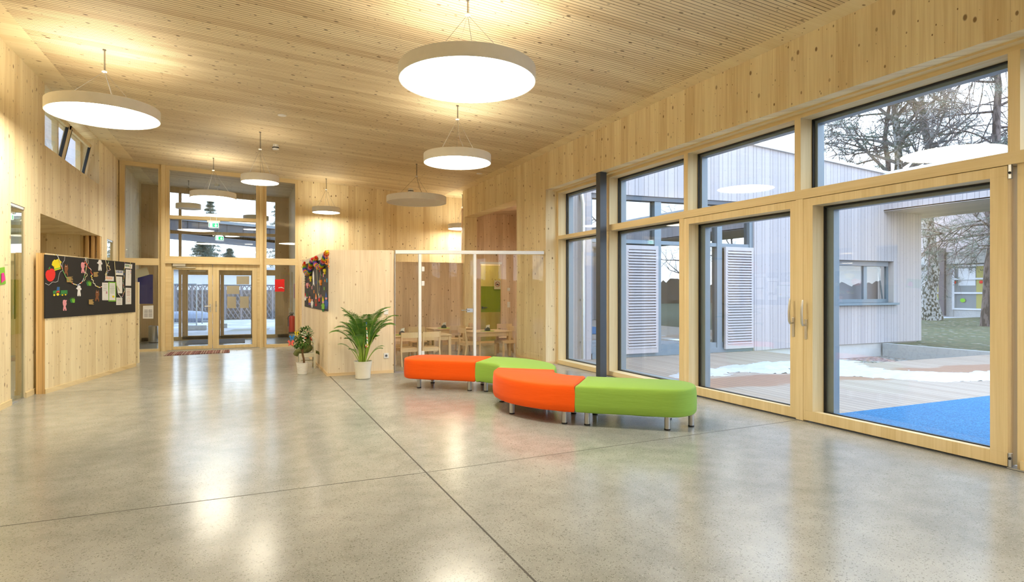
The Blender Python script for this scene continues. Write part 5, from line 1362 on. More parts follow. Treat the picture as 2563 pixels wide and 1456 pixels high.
text_on(t1, 'Was ist los ?', Z3, 97, 565, 262, 572, 0.075, P_o)
t2 = sheet('lettered_strip', [(325,345),(520,360),(515,473),(322,462)], m_paper, 'white strip with blue lettering on the pin board')
text_on(t2, 'SCHNEE-AUER !', Z3, 337, 412, 508, 422, 0.06, P_b)
t3 = sheet('lettered_strip', [(552,190),(738,208),(732,316),(550,300)], m_paper, 'white strip with green lettering at the top right of the pin board')
text_on(t3, 'SPEISEPLAN', Z3, 562, 262, 665, 270, 0.06, P_g)
cut3('figure', circ(688, 262, 9, 22, 10), P_y, t3, 0.002, 0.001)
# streamers draped over the board
def srib(pts, mat, lb, w_=0.016, conv=Z5, amp=0, n=1):
    P = []
    for i in range(len(pts)-1):
        (x0_, y0_), (x1_, y1_) = pts[i], pts[i+1]
        for k in range(n):
            f = k/n; P.append((x0_ + (x1_-x0_)*f + amp*math.sin((i*n+k)*1.6), y0_ + (y1_-y0_)*f))
    P.append(pts[-1])
    P3 = [BD(*conv(*p), 0.010 + 0.004*math.sin(i*1.6)) for i, p in enumerate(P)]
    return ribbon(P3, w_, mat, 'paper_streamer', lb, 'streamer', 'paper streamers on the wide pin board', up=nn)
m_strg = pap('pale_yellow_streamer', (0.62, 0.58, 0.32))
srib([(270,132),(330,135),(355,190),(395,310),(440,440),(500,560),(560,640),(640,690),(720,715),(800,665),(835,600),(870,480),(890,400),(895,200)], m_str, 'striped streamer hanging in a long loop at the left of the pin board', 0.014)
srib([(478,165),(470,240),(435,290),(430,360),(438,430),(390,460),(365,520),(345,640),(300,660),(240,655),(170,715),(100,680)], pap('grey_yarn', (0.42, 0.42, 0.45)), 'grey wavy yarn trailing across the left of the pin board', 0.007)
srib([(860,180),(880,300),(960,400),(1000,500),(985,560),(1010,620),(1040,690),(1090,740),(1150,760),(1200,740)], m_str, 'striped curled streamer hanging in the middle of the pin board', 0.014, amp=14, n=4)
srib([(895,180),(935,240),(905,320),(870,420),(905,510),(880,570),(835,640)], m_strg, 'pale curled streamer beside the upper pink pig', 0.012, amp=12, n=3)
srib([(1255,225),(1275,320),(1290,430),(1250,520),(1290,520)], m_strg, 'pale streamer hanging left of the lettered strips', 0.02)
srib([(1310,250),(1300,340),(1335,360),(1340,420),(1300,450),(1270,520),(1240,640)], m_str, 'striped curled streamer left of the lettered strips', 0.012, amp=12, n=3)
srib([(1430,262),(1440,400),(1455,560),(1470,720),(1530,820)], m_strg, 'pale streamer hanging left of the curling list', 0.02)
srib([(1625,270),(1622,420),(1600,640),(1600,740),(1625,800),(1600,900),(1560,950),(1500,880)], m_str, 'striped streamer looping below the curling list', 0.013, amp=6, n=3)
srib([(1735,270),(1738,400),(1745,500)], m_str, 'short striped streamer over the green lettered strip', 0.012)
# small green and pink card at the very left edge
lc = thing('paper_card', 'green and pink paper card on the left wall at the picture edge', 'paper cut-out', PX(4, 695, XL + 0.01))
MB().extr([PX(u, v, XL + 0.004) for u, v in ((-14, 672), (11, 668), (14, 710), (-12, 716))], (0.003, 0, 0)).build('card', P_lg, lc)
MB().extr([PX(u, v, XL + 0.010) for u, v in ((3, 684), (9, 682), (13, 700), (3, 708))], (0.004, 0, 0)).build('pink_flower', pap('magenta_card', (0.80, 0.03, 0.30)), lc)
hk = MB().tube([PX(12, 663, XL), PX(12, 663, XL + 0.001) + Vector((0.03, 0, 0)), PX(18, 663, XL) + Vector((0.03, 0, 0))], 0.003, 6).build('wall_hook', m_alu); tag(hk, 'small metal hook on the left wall above the paper card', 'hook')

# ------------------------------------------------------------------ second board on the side of the dining room
def SD(u, v, off=0.0): return PX(u, v, XP - 0.012 - off)
def Z4(x, y): return (755 + x/8.56, 620 + y/8.565)
def scut(name, pts, mat, parent=None, off=0.0, th=0.003, label=None, cat=None, group=None, conv=Z4):
    o = MB().extr([SD(*conv(x, y), off) for x, y in pts], (-th, 0, 0)).build(name, mat, parent)
    if label: tag(o, label, cat, group)
    return o
b2 = MB().extr([PX(u, v, XP - 0.001) for u, v in ((821.8, 645.5), (764, 661), (763.5, 766.5), (821.8, 779))], (-0.010, 0, 0)).build('pin_board', plain('grey_felt', (0.055, 0.05, 0.055), 0.95, bump=0.3, bscale=400))
tag(b2, 'grey pin board with paper confetti and clowns on the partition side', 'pin board')
tag(MB().extr([PX(u, v, XP - 0.013) for u, v in ((819, 630), (759, 652), (759, 662), (818, 646))], (-0.004, 0, 0)).build('cloth_strip', pap('cream_cloth', (0.66, 0.62, 0.48))), 'cream cloth strip along the top of the grey pin board', 'cloth')
cols = [P_r, P_o, P_y, P_lg, P_b, P_pu, P_pk]
def garland(pts, lb, r=0.045):
    P = [SD(*Z4(x, y), 0.05) for x, y in pts]
    t = thing('rainbow_garland', lb, 'garland', P[0], 0, 'rainbow paper garlands')
    # resample
    cum = [0]
    for i in range(1, len(P)): cum.append(cum[-1] + (P[i]-P[i-1]).length)
    Ltot = cum[-1]; seg = max(8, int(Ltot/0.055))
    def at(s):
        for i in range(1, len(P)):
            if s <= cum[i] + 1e-9:
                return P[i-1].lerp(P[i], (s - cum[i-1])/max(1e-9, cum[i]-cum[i-1]))
        return P[-1]
    for k in range(seg):
        a, b = at(Ltot*k/seg), at(Ltot*(k+1)/seg); ax = (b-a).normalized()
        mb = MB(); s1 = ax.orthogonal().normalized(); s2 = ax.cross(s1)
        q = random.Random(k)
        taper = 0.55 if k in (0, seg-1) else 1.0
        for j in range(5):
            c = a.lerp(b, (j+0.5)/5); n_pts = 18; ring = []
            for i in range(n_pts):
                an = 2*math.pi*i/n_pts; rad = r*taper*(1.0 if i % 2 else 0.66)*q.uniform(0.88, 1.1)
                ring.append(c + (s1*math.cos(an) + s2*math.sin(an))*rad)
            mb.extr(ring, ax*0.006)
        mb.build('paper_tuft', cols[k % 7], t)
garland([(62,300),(55,400),(70,500),(110,560),(165,520),(200,350),(232,230)], 'left rainbow paper garland on the grey pin board')
garland([(312,190),(290,270),(305,370),(370,430),(420,400),(470,270),(550,75)], 'right rainbow paper garland at the corner of the partition')
fg = MB(); q = random.Random(11)
for i in range(60):
    x = 500 + q.uniform(0, 95); y = 130 + (x - 500)*1.2 + q.uniform(-30, 200)
    p = SD(*Z4(x, y), 0.02 + 0.05*q.random()); fg.box(p.x - 0.003, p.x, p.y - 0.012, p.y + 0.012, p.z - 0.008, p.z + 0.008)
fgo = fg.build('orange_fringe', P_o); tag(fgo, 'orange confetti fringe hanging at the partition corner', 'decoration', kind='stuff')
for i, (x, y, w_, h_, m_) in enumerate(((468,545,14,80,P_pk),(502,680,15,50,P_o),(543,660,13,80,pap('sky_card', (0.05,0.35,0.75))),(484,840,12,66,P_lg),(414,1005,12,58,P_pk),(266,905,14,70,P_o),(222,820,14,68,P_pk),(174,785,12,52,P_o),(135,880,10,35,P_g),(313,710,10,68,P_b),(370,700,9,50,P_lg),(248,360,9,30,pap('sky_card2', (0.05,0.35,0.75))),(502,350,9,40,P_lg),(432,570,10,34,P_lg),(150,660,9,30,P_r),(95,800,8,40,P_r),(165,560,9,45,P_y),(385,450,12,70,P_r))):
    scut('paper_confetti', [(x - w_/2, y), (x + w_/2, y - 4), (x + w_/2, y + h_), (x - w_/2, y + h_)], m_, label='small upright paper strip on the grey pin board', cat='confetti', group='paper strips scattered on the grey pin board')
for i, (x, y, m_, lb) in enumerate(((500,455,P_y,'yellow folded paper piece near the right edge of the grey pin board'),(418,690,P_o,'orange folded paper piece right of the middle of the grey pin board'),(198,610,P_y,'yellow folded paper piece left of the middle of the grey pin board'),(133,755,P_pk,'pink folded paper piece at the left of the grey pin board'))):
    scut('folded_paper', [(x - 20, y), (x + 20, y - 5), (x + 22, y + 55), (x + 12, y + 60), (x + 14, y + 110), (x, y + 115), (x - 4, y + 55), (x - 20, y + 50)], m_, th=0.02, label=lb, cat='paper cut-out')
def clown(x, y, h, cols_, lb):
    t = thing('paper_clown', lb, 'paper cut-out', SD(*Z4(x, y)), 0, 'paper clowns in a row')
    sc = h/240
    def p(pts, m_, nm, off=0.0): scut(nm, [(x + a*sc, y + b*sc) for a, b in pts], m_, t, off)
    p([(-3, 0), (9, 40), (15, 78), (-12, 80)], cols_[0], 'hat', 0.003)
    p(circ(2, 92, 15, 20, 10), P_pk, 'head')
    p([(-8, 110), (12, 110), (24, 150), (22, 200), (-20, 200), (-18, 150)], cols_[1], 'torso', 0.002)
    p([(-14, 198), (-2, 198), (-2, 240), (-12, 240)], cols_[2], 'trouser_leg'); p([(4, 198), (18, 198), (16, 240), (6, 240)], cols_[2], 'trouser_leg')
    p([(-20, 125), (-30, 150), (-26, 156), (-14, 138)], cols_[1], 'arm'); p([(16, 125), (28, 148), (24, 156), (14, 138)], cols_[1], 'arm')
for a in ((525, 940, 370, (P_b, P_b, P_b), 'paper clown in blue, rightmost in the row'), (458, 1035, 330, (P_y, P_lg, P_g), 'paper clown in green with yellow hat'), (375, 1000, 180, (P_w, P_r, P_bk), 'short paper clown in red'), (307, 970, 280, (P_o, P_br, P_r), 'paper clown with orange hat and brown suit'),
          (222, 1010, 270, (P_bk, P_w, P_w), 'paper clown in white and grey'), (170, 950, 270, (P_bk, P_o, P_pu), 'paper clown with black hat and orange top'), (113, 965, 245, (P_g, P_bk, P_bk), 'paper clown in black with green hat'), (80, 960, 200, (P_r, P_w, P_bk), 'paper clown in pale blue at the left end')):
    clown(*a)
scut('paper_rocket', [(250,480),(262,520),(268,600),(270,720),(278,820),(255,770),(238,825),(245,720),(235,600),(240,520)], P_w, label='white striped paper rocket shape in the middle of the grey pin board', cat='paper cut-out')
ribbon([SD(*Z4(x, y), 0.03) for x, y in ((320,440),(330,600),(340,800),(345,920),(355,1005),(372,1000))], 0.03, m_strg, 'paper_streamer', 'long pale green streamer hanging on the grey pin board', up=Vector((1,0,0)))
ribbon([SD(*Z4(x, y), 0.03) for x, y in ((405,440),(398,600),(385,740),(378,880),(370,1000))], 0.02, m_str, 'paper_streamer', 'long twisted striped streamer hanging on the grey pin board', up=Vector((1,0,0)))
ribbon([SD(*Z4(x + 18*math.sin(i*1.3), y), 0.04) for i, (x, y) in enumerate([(60, 520 + 11*k) for k in range(26)])], 0.012, m_str, 'paper_streamer', 'curly streamer at the left edge of the grey pin board', up=Vector((1,0,0)))

# ------------------------------------------------------------------ sheets and objects at the entrance
def esheet(name, lb, us, m_, Y=YE + 0.03, cat='paper', th=0.003):
    o = MB().extr([PY(u, v, Y) for u, v in us], (0, -th, 0)).build(name, m_); return tag(o, lb, cat)
esheet('pin_board', 'royal blue board behind the left entrance pane', ((345, 687), (383, 687), (383, 760), (345, 760)), plain('royal_blue_felt', (0.012, 0.02, 0.16), 0.9, bump=0.3, bscale=300), YE + 0.12, 'pin board', 0.02)
esheet('paper_sheet', 'beige sheet tilted above the royal blue board', ((330, 677), (368, 668), (374, 687), (330, 699)), plain('beige_card', (0.50, 0.47, 0.36), 0.8), YE + 0.09)
cal = esheet('calendar_sheet', 'white calendar sheet below the royal blue board', ((358, 765), (384, 764), (384, 797), (357.5, 797)), m_paper, YE + 0.035)
mb = MB()
for r_ in range(7):
    for c_ in range(2): mb.box(PY(361 + c_*11, 728, YE + 0.03).x, PY(370 + c_*11, 728, YE + 0.03).x, YE + 0.0305, YE + 0.0315, PY(370, 776 + r_*2.8, YE + 0.03).z, PY(370, 775 + r_*2.8, YE + 0.03).z)
mb.build('print', m_ink, cal)
rs = esheet('red_poster', 'bright red poster on the right entrance pane', ((688, 699), (712, 698.5), (712, 729.5), (688, 729.5)), plain('poster_red', (0.75, 0.01, 0.01), 0.5), YE + 0.035, 'poster')
MB().extr([PY(u, v, YE + 0.031) for u, v in ((697, 719), (705, 718), (711, 721), (711, 722), (704, 720), (697, 721))], (0, -0.001, 0)).build('white_lettering', m_paper, rs)
for a, lb in ((((592, 691), (624, 691), (624, 711.5), (592, 711.5)), 'wide beige sheet at the top right of the right entrance door'), (((567.5, 715), (599, 715), (599, 735.5), (567.5, 735.5)), 'wide beige sheet in the middle of the right entrance door'),
              (((568.5, 742), (591, 742), (591, 771), (568.5, 771)), 'upright beige sheet at the lower left of the right entrance door'), (((600.5, 741.5), (622.5, 741.5), (622.5, 770.5), (600.5, 770.5)), 'upright beige sheet at the lower right of the right entrance door')):
    esheet('paper_sheet', lb, a, m_kraft, YE + 0.005)
# bin
bp_ = PZ(384, 857.5, 0)
bn = thing('waste_bin', 'cylindrical stainless steel waste bin in the left vestibule corner', 'bin', (bp_.x, bp_.y, 0))
MB().lathe((bp_.x, bp_.y, 0), [(0.118, 0.02), (0.12, 0.03), (0.12, 0.47), (0.115, 0.475), (0.110, 0.47), (0.110, 0.3)], 32, cap=False).build('body', m_steel, bn, smooth=True)
MB().lathe((bp_.x, bp_.y, 0), [(0.115, 0.0), (0.118, 0.022)], 32).build('base_ring', m_black, bn)
# fire extinguisher on the right vestibule wall
fx_, fy_ = 1.17, PX(731, 800, 1.17).y
fe = thing('fire_extinguisher', 'red fire extinguisher on the right vestibule wall', 'fire extinguisher', (fx_, fy_, 0.3))
MB().lathe((fx_, fy_, 0.30), [(0.075, 0), (0.085, 0.02), (0.085, 0.42), (0.07, 0.47), (0.03, 0.49)], 28).build('cylinder', m_red, fe, smooth=True)
MB().lathe((fx_, fy_, 0.30), [(0.087, 0), (0.087, 0.05)], 28).build('foot_ring', m_black, fe)
MB().lathe((fx_, fy_, 0.79), [(0.025, 0), (0.025, 0.04)], 12).box(fx_ - 0.08, fx_ + 0.05, fy_ - 0.012, fy_ + 0.012, 0.83, 0.845).box(fx_ - 0.06, fx_ + 0.04, fy_ - 0.01, fy_ + 0.01, 0.86, 0.87).build('valve_handle', m_black, fe)
MB().tube([(fx_ - 0.03, fy_, 0.82), (fx_ - 0.10, fy_ - 0.02, 0.75), (fx_ - 0.10, fy_ - 0.03, 0.5)], 0.012, 8).build('hose', m_black, fe, smooth=True)
MB().box(fx_ - 0.02, 1.27, fy_ - 0.03, fy_ + 0.03, 0.60, 0.64).build('wall_bracket', m_alu, fe)
p = PX(737, 720, 1.262)
tag(MB().box(1.256, 1.269, p.y - 0.15, p.y + 0.15, 1.25, 1.65).build('wall_sign', m_red), 'red sign on the vestibule wall above the fire extinguisher', 'sign')
w = sempty('window_33', (1.27, 19, 1))
MB().box(1.24, 1.272, 18.6, 19.9, 0.85, 0.92).box(1.25, 1.272, 18.6, 18.68, 0.92, 2.0).box(1.25, 1.272, 19.82, 19.9, 0.92, 2.0).build('window_frame', m_frameh, w)

# ------------------------------------------------------------------ courtyard wing
FY = 11.15
def F(u, v=728): return PY(u, v, FY)
# facade: cladding left piece, glazed part, cladding right piece with small window
xa, xb = F(1480).x, F(1889).x
xc = F(2306).x
def rooftop(x): return 5.05 - (x - 11.03)*0.0655
def ghead(x):   # sloping head of the glazing
    return F(1554, 486.7).z + (x - F(1554).x)*((F(1858, 505).z - F(1554, 486.7).z)/(F(1858).x - F(1554).x))
th = 0.25
wm = MB()
def fpoly(pts): wm.extr([(x, FY, z) for x, z in pts], (0, th, 0))
fpoly([(6.02, -0.02), (xa, -0.02), (xa, rooftop(xa)), (6.02, rooftop(6.02))])
fpoly([(xa, ghead(xa)), (xb, ghead(xb)), (xb, rooftop(xb)), (xa, rooftop(xa))])
w0, w1 = F(2020).x, F(2238).x; wz0, wz1 = F(2238, 757).z, F(2238, 654).z
wx0 = F(2010).x
fpoly([(xb, -0.02), (wx0, 0.02), (wx0, rooftop(wx0)), (xb, rooftop(xb))])
fpoly([(wx0, 0.02), (w1, 0.02), (w1, wz0), (wx0, wz0)])
fpoly([(wx0, wz1), (w1, wz1), (w1, rooftop(w1)), (wx0, rooftop(wx0))])
fpoly([(w1, 0.02), (xc, 0.02), (xc, rooftop(xc)), (w1, rooftop(w1))])
wm.box(xc - th, xc, FY + th, FY + 12, 0.02, 4.4)
wing = thing('clad_wing', 'courtyard wing clad in pale grey vertical boards', 'building', (8, FY, 0))
wm.build('cladding', m_clad, wing)
MB().box(xb, xc - 0.12, FY + 0.06, FY + th, -0.42, 0.02).box(xc - th, xc - 0.12, FY + th, FY + 12, -0.42, 0.02).build('plinth', m_plinth, wing)
cp = MB(); cp.extr([(6.02, FY - 0.06, rooftop(6.02)), (xc, FY - 0.06, rooftop(xc)), (xc, FY - 0.06, rooftop(xc) + 0.07), (6.02, FY - 0.06, rooftop(6.02) + 0.07)], (0, 0.5, 0))
cp.build('roof_coping', plain('white_sheet_metal', (0.75, 0.76, 0.78), 0.4), wing)
MB().extr([(6.02, FY + th, rooftop(6.02) - 0.3), (xc, FY + th, rooftop(xc) - 0.3), (xc, FY + th, rooftop(xc) - 0.02), (6.02, FY + th, rooftop(6.02) - 0.02)], (0, 8, 0)).build('roof_slab', m_gasket, wing)
# glazing
GY = FY + 0.14
fm = MB()
z_l0, z_l1 = F(1600, 607).z, F(1600, 601).z
z_l0 = F(1600, 609).z; z_l1 = F(1600, 600).z
for (u0, u1) in ((1480, 1485), (1548, 1556), (1642, 1658), (1799, 1811), (1880, 1889)):
    fm.box(F(u0).x, F(u1).x, FY + 0.05, GY + 0.06, -0.02, ghead(F(u0).x))
fm.box(xa, xb, FY + 0.07, GY + 0.06, z_l0, z_l1).box(xa, xb, FY + 0.05, GY + 0.06, -0.02, 0.10).box(xa, xb, FY + 0.07, GY + 0.06, 0.10, 0.22)
fm.build('glazing_frame', m_anth, wing)
MB().extr([(xa, FY + 0.03, ghead(xa) - 0.10), (xb, FY + 0.03, ghead(xb) - 0.10), (xb, FY + 0.03, ghead(xb)), (xa, FY + 0.03, ghead(xa))], (0, 0.14, 0)).build('glazing_head', m_anthd, wing)
MB().extr([(xa, GY, 0.1), (xb, GY, 0.1), (xb, GY, ghead(xb)), (xa, GY, ghead(xa))], (0, 0.02, 0)).build('pane', m_glassf, wing)
MB().box(xb - 0.012, xb - 0.001, FY + 0.004, FY + 0.2, 0, ghead(xb)).build('reveal', m_shutter, wing)
# room behind the glazing
rmx = plain('classroom_wall', (0.42, 0.36, 0.28), 0.8)
MB().box(7.3, 12.2, 15.3, 15.45, 0, 4.4).box(12.1, 12.25, FY + th, 15.3, 0, 4.4).box(7.2, 7.3, FY + th, 15.45, 0, 4.4).build('wall_classroom', rmx, kind='structure')
box('ceiling_classroom', rmx, 7.2, 12.25, FY + th, 15.45, 3.6, 3.7, kind='structure')
# shutters
def shutter(u0, u1, lb):
    x0_, x1_ = F(u0).x, F(u1).x; z0_ = F(u0, 897 if u0 < 1700 else 878).z; z0_ = 0.06; z1_ = F(u0, 613 if u0 < 1700 else 617.5).z
    t = thing('louvre_shutter', lb, 'shutter', (x0_, FY, z0_), 0, 'pale louvred shutters of the courtyard wing')
    fw = 0.075
    MB().box(x0_, x0_ + fw, FY - 0.03, FY + 0.03, z0_, z1_).box(x1_ - fw, x1_, FY - 0.03, FY + 0.03, z0_, z1_).box(x0_, x1_, FY - 0.03, FY + 0.03, z0_, z0_ + 0.12).box(x0_, x1_, FY - 0.03, FY + 0.03, z1_ - 0.09, z1_).build('shutter_frame', m_shutter, t, bevel=0.003)
    n_ = 35; zz0, zz1 = z0_ + 0.12, z1_ - 0.09
    for i in range(n_):
        zc = zz0 + (i + 0.5)*(zz1 - zz0)/n_; hh = (zz1 - zz0)/n_
        MB().add([(x0_ + fw - 0.02, FY - 0.045, zc - hh*0.55), (x1_ - fw + 0.02, FY - 0.045, zc - hh*0.55), (x1_ - fw + 0.02, FY + 0.025, zc + hh*0.35), (x0_ + fw - 0.02, FY + 0.025, zc + hh*0.35),
                  (x0_ + fw - 0.02, FY - 0.045, zc - hh*0.25), (x1_ - fw + 0.02, FY - 0.045, zc - hh*0.25), (x1_ - fw + 0.02, FY + 0.025, zc + hh*0.62), (x0_ + fw - 0.02, FY + 0.025, zc + hh*0.62)],
                 [(0,3,2,1),(4,5,6,7),(0,1,5,4),(1,2,6,5),(2,3,7,6),(3,0,4,7)]).build('slat', m_shutter, t)
    MB().box(x0_ + fw, x1_ - fw, FY + 0.028, FY + 0.034, zz0, zz1).build('backing', plain('reddish_backing', (0.34, 0.22, 0.20), 0.8), t)
shutter(1565, 1646, 'pale louvred shutter left of the bare glass pane, behind the column')
shutter(1814.5, 1884.5, 'pale louvred shutter right of the bare glass pane')
# downpipe
dx = F(1453).x
dp = thing('downpipe', 'silver rain downpipe beside the clad wing corner', 'downpipe', (dx, FY - 0.08, 0))
MB().tube([(dx, FY - 0.10, 0.02), (dx, FY - 0.10, 3.3), (dx + 0.0, FY - 0.03, 3.55)], 0.045, 16).build('pipe', plain('zinc', (0.62, 0.64, 0.66), 0.3, 0.8), dp, smooth=True)
for z in (0.35, 1.25, 2.6): MB().lathe((dx, FY - 0.10, z), [(0.05, 0), (0.05, 0.03)], 16).box(dx - 0.01, dx + 0.01, FY - 0.06, FY, z, z + 0.03).build('bracket', m_alu, dp)
# small window in the cladding
sw_o = sempty('window_34', (w1, FY, wz0))
m_rev = plain('window_reveal_wood', (0.62, 0.56, 0.52), 0.8)
MB().box(w1 - 0.012, w1, FY, FY + 0.20, wz0, wz1).build('reveal', m_rev, sw_o)
f = MB(); fy0, fy1 = FY + 0.16, FY + 0.22
f.box(wx0, w1, fy0, fy1, wz0, wz0 + 0.10).box(w1 - 0.10, w1, fy0, fy1, wz0, wz1)
for u in (2092, 2167): f.box(F(u - 4).x + 0.2, F(u + 4).x + 0.2, fy0, fy1, wz0, wz1)
f.build('window_frame', m_anth, sw_o)
MB().box(wx0, w1 - 0.1, FY + 0.10, fy1, wz1 - 0.14, wz1).build('blind_box', plain('grey_blind_box', (0.26, 0.27, 0.30), 0.5), sw_o)
MB().box(wx0, w1, fy0 + 0.03, fy0 + 0.045, wz0, wz1).build('pane', m_glass, sw_o)
MB().box(wx0 - 0.02, F(2243).x, FY - 0.10, fy0, wz0 - 0.06, wz0 + 0.0).build('window_sill', m_anth, sw_o)
MB().box(wx0 - 0.3, w1 + 0.2, FY + 0.62, FY + 0.66, 0, 4).build('blind_backing', plain('pale_curtain', (0.40, 0.38, 0.42), 0.9), sw_o)
# tilted sash
q = MB(); xs0, xs1 = F(2172).x + 0.22, w1 - 0.12
q.obox(((xs0 + xs1)/2, fy1 + 0.11, wz1 - 0.16), (xs1 - xs0)/2, 0.03, 0.03, Matrix.Identity(3))
for x in (xs0 + 0.03, xs1 - 0.03): q.tube([(x, fy1 + 0.02, wz0 + 0.1), (x, fy1 + 0.14, wz1 - 0.16)], 0.028, 4)
q.build('tilted_sash', m_gasket, sw_o)

# canopy with fascia along the far side of the courtyard
cxm, cxn = 16.25, 18.9
cn = thing('entrance_canopy', 'flat canopy clad in pale boards bridging the far courtyard side', 'canopy', (cxm, 5, 3.67))
MB().box(cxm, cxm + 0.12, -4, FY + 0.02, 3.67, 4.66).box(cxn - 0.12, cxn, -4, FY + 0.6, 3.67, 4.66).build('fascia', m_clad, cn)
MB().box(cxm, cxn, -4, FY + 0.6, 3.66, 3.70).build('soffit', wood('soffit_boards', (0.44, 0.42, 0.42), (0.36, 0.34, 0.35), 'y', plank=0.14, knots=0), cn)
MB().box(cxm - 0.05, cxn + 0.05, -4, FY + 0.6, 4.66, 4.74).build('roof_coping', bpy.data.materials['white_sheet_metal'], cn)
MB().box(cxm + 0.1, cxn, -4.4, -4, -0.1, 4.66).build('end_wall', m_clad, cn)

# ------------------------------------------------------------------ concrete school building behind the lawn
BX = 38.0
def BB(u, v): return PX(u, v, BX)
bg_ = thing('concrete_building', 'long concrete building with white windows behind the lawn', 'building', (BX, 20, 0))
def yb(u): return BB(u, 728).y
zA, zB, zC2 = BB(2400, 789).z, BB(2400, 660).z, BB(2400, 629).z
m_pwall = plain('pinkish_plaster', (0.52, 0.46, 0.46), 0.9)
MB().box(BX - 0.25, BX + 3, 2, 45, zB, zC2).box(BX, BX + 3, 2, 45, -0.1, BB(2400, 776).z).build('concrete_bands', m_conc, bg_)
MB().box(BX + 0.1, BX + 3, 2, yb(2467), -0.1, zB).box(BX - 0.05, BX + 3, yb(2387), yb(2360), -0.1, zB).box(BX + 0.1, BX + 3, yb(2318), 45, -0.1, zB).build('concrete_wall', m_conc, bg_)
MB().box(BX + 1.5, BX + 9, -5, 45, zC2, BB(2400, 570).z + 1.0).build('upper_storey', m_pwall, bg_)
m_wf = plain('white_window_frame', (0.62, 0.64, 0.66), 0.5)
m_dg = plain('dim_window_glass', (0.20, 0.23, 0.24), 0.1)
def bwin(y0_, y1_, lb):
    za, zb = BB(2400, 775).z, BB(2400, 663).z
    f = MB(); fw = 0.10
    f.box(BX - 0.05, BX + 0.1, y0_, y1_, za, za + fw).box(BX - 0.05, BX + 0.1, y0_, y1_, zb - fw, zb)
    for y in (y0_, y1_ - fw*1.2): f.box(BX - 0.05, BX + 0.1, y, y + fw*1.2, za, zb)
    for v_ in (698, 733): z = BB(2400, v_).z; f.box(BX - 0.05, BX + 0.1, y0_, y1_, z - 0.05, z + 0.05)
    wo = f.build('window_frame', m_wf, bg_)
    MB().box(BX + 0.05, BX + 0.07, y0_, y1_, za, zb).build('pane', m_dg, wo)
    cu = MB().box(BX + 0.03, BX + 0.045, y0_ + 0.15, y0_ + 0.75, za + 0.05, zb - 0.1); cu.build('curtain', plain('olive_curtain', (0.40, 0.36, 0.12), 0.9), wo)
    MB().box(BX + 0.035, BX + 0.045, y1_ - 1.2, y1_ - 0.3, zb - 1.2, zb - 0.2).build('inner_frame', m_wf, wo)
    MB().ball((BX - 0.0, y1_ - 0.55, za + 0.55), 0.15, sc=(0.1, 1, 0.8)).build('window_sticker', P_lg, wo)
    MB().ball((BX - 0.0, y1_ - 1.5, za + 1.6), 0.1, sc=(0.1, 1, 0.9)).build('window_sticker', P_r, wo)
bwin(yb(2480), yb(2384), 'a'); bwin(yb(2362), yb(2322), 'b')
pz_ = yb(2366)
tag(MB().box(BX - 0.45, BX - 0.26, pz_ - 0.2, pz_ + 0.12, 0.0, BB(2366, 622).z).build('rain_pipe', plain('brown_grey_metal', (0.10, 0.09, 0.10), 0.6)), 'dark square drainpipe before the concrete building', 'downpipe')

# ------------------------------------------------------------------ trees
def barkmat(name, c1_, c2_, scale=3, bands=(1, 1, 6)):
    m, nt, N, L, b = newmat(name); b.inputs['Roughness'].default_value = 0.9
    g = N.new('ShaderNodeNewGeometry'); mp = N.new('ShaderNodeMapping'); mp.inputs['Scale'].default_value = bands; L.new(g.outputs['Position'], mp.inputs[0])
    nz = N.new('ShaderNodeTexNoise'); nz.inputs['Scale'].default_value = scale; nz.inputs['Detail'].default_value = 5; L.new(mp.outputs[0], nz.inputs['Vector'])
    r = N.new('ShaderNodeValToRGB'); r.color_ramp.elements[0].position = 0.44; r.color_ramp.elements[0].color = (*c1_, 1); r.color_ramp.elements[1].position = 0.54; r.color_ramp.elements[1].color = (*c2_, 1)
    L.new(nz.outputs['Fac'], r.inputs[0]); L.new(r.outputs[0], b.inputs['Base Color'])
    bp = N.new('ShaderNodeBump'); bp.inputs['Distance'].default_value = 0.05; L.new(nz.outputs['Fac'], bp.inputs['Height']); L.new(bp.outputs[0], b.inputs['Normal'])
    return m
m_birch = barkmat('birch_bark', (0.06, 0.06, 0.045), (0.38, 0.38, 0.37), 2.0, (5, 5, 3.5))
m_pineb = barkmat('pine_bark', (0.06, 0.048, 0.046), (0.17, 0.135, 0.13), 3, (3, 3, 1))
m_twig = plain('grey_twigs', (0.17, 0.155, 0.15), 0.9)
m_needle = leafmat('pine_needles', (0.035, 0.06, 0.042), (0.08, 0.12, 0.08))
m_spruce = leafmat('spruce_needles', (0.03, 0.052, 0.038), (0.06, 0.095, 0.065))
def grow(mb, p, d, L_, r, depth, q, tips, bend=0.25, kids=4, droop=0.0):
    k = 5; pts = [p]; rs = [r]
    for i in range(k):
        d = (d + Vector((q.uniform(-1, 1), q.uniform(-1, 1), q.uniform(-1, 1)))*bend*0.35 + Vector((0, 0, -droop))).normalized()
        p = p + d*(L_/k); pts.append(p); rs.append(r*(1 - 0.75*(i+1)/k))
        if depth > 0 and i >= 1:
            for _ in range(kids if i > 1 else 1):
                if q.random() < 0.62:
                    s = d.orthogonal().normalized(); s.rotate(Matrix.Rotation(q.uniform(0, 6.28), 3, d))
                    grow(mb, p, (d*0.6 + s*q.uniform(0.6, 1.1)).normalized(), L_*q.uniform(0.45, 0.7), r*0.45, depth-1, q, tips, bend*1.1, kids, droop*1.3)
        if depth <= 1: tips.append((p.copy(), d.copy()))
    mb.tube(pts, rs, 7 if depth >= 3 else (4 if depth >= 1 else 3), cap=False)
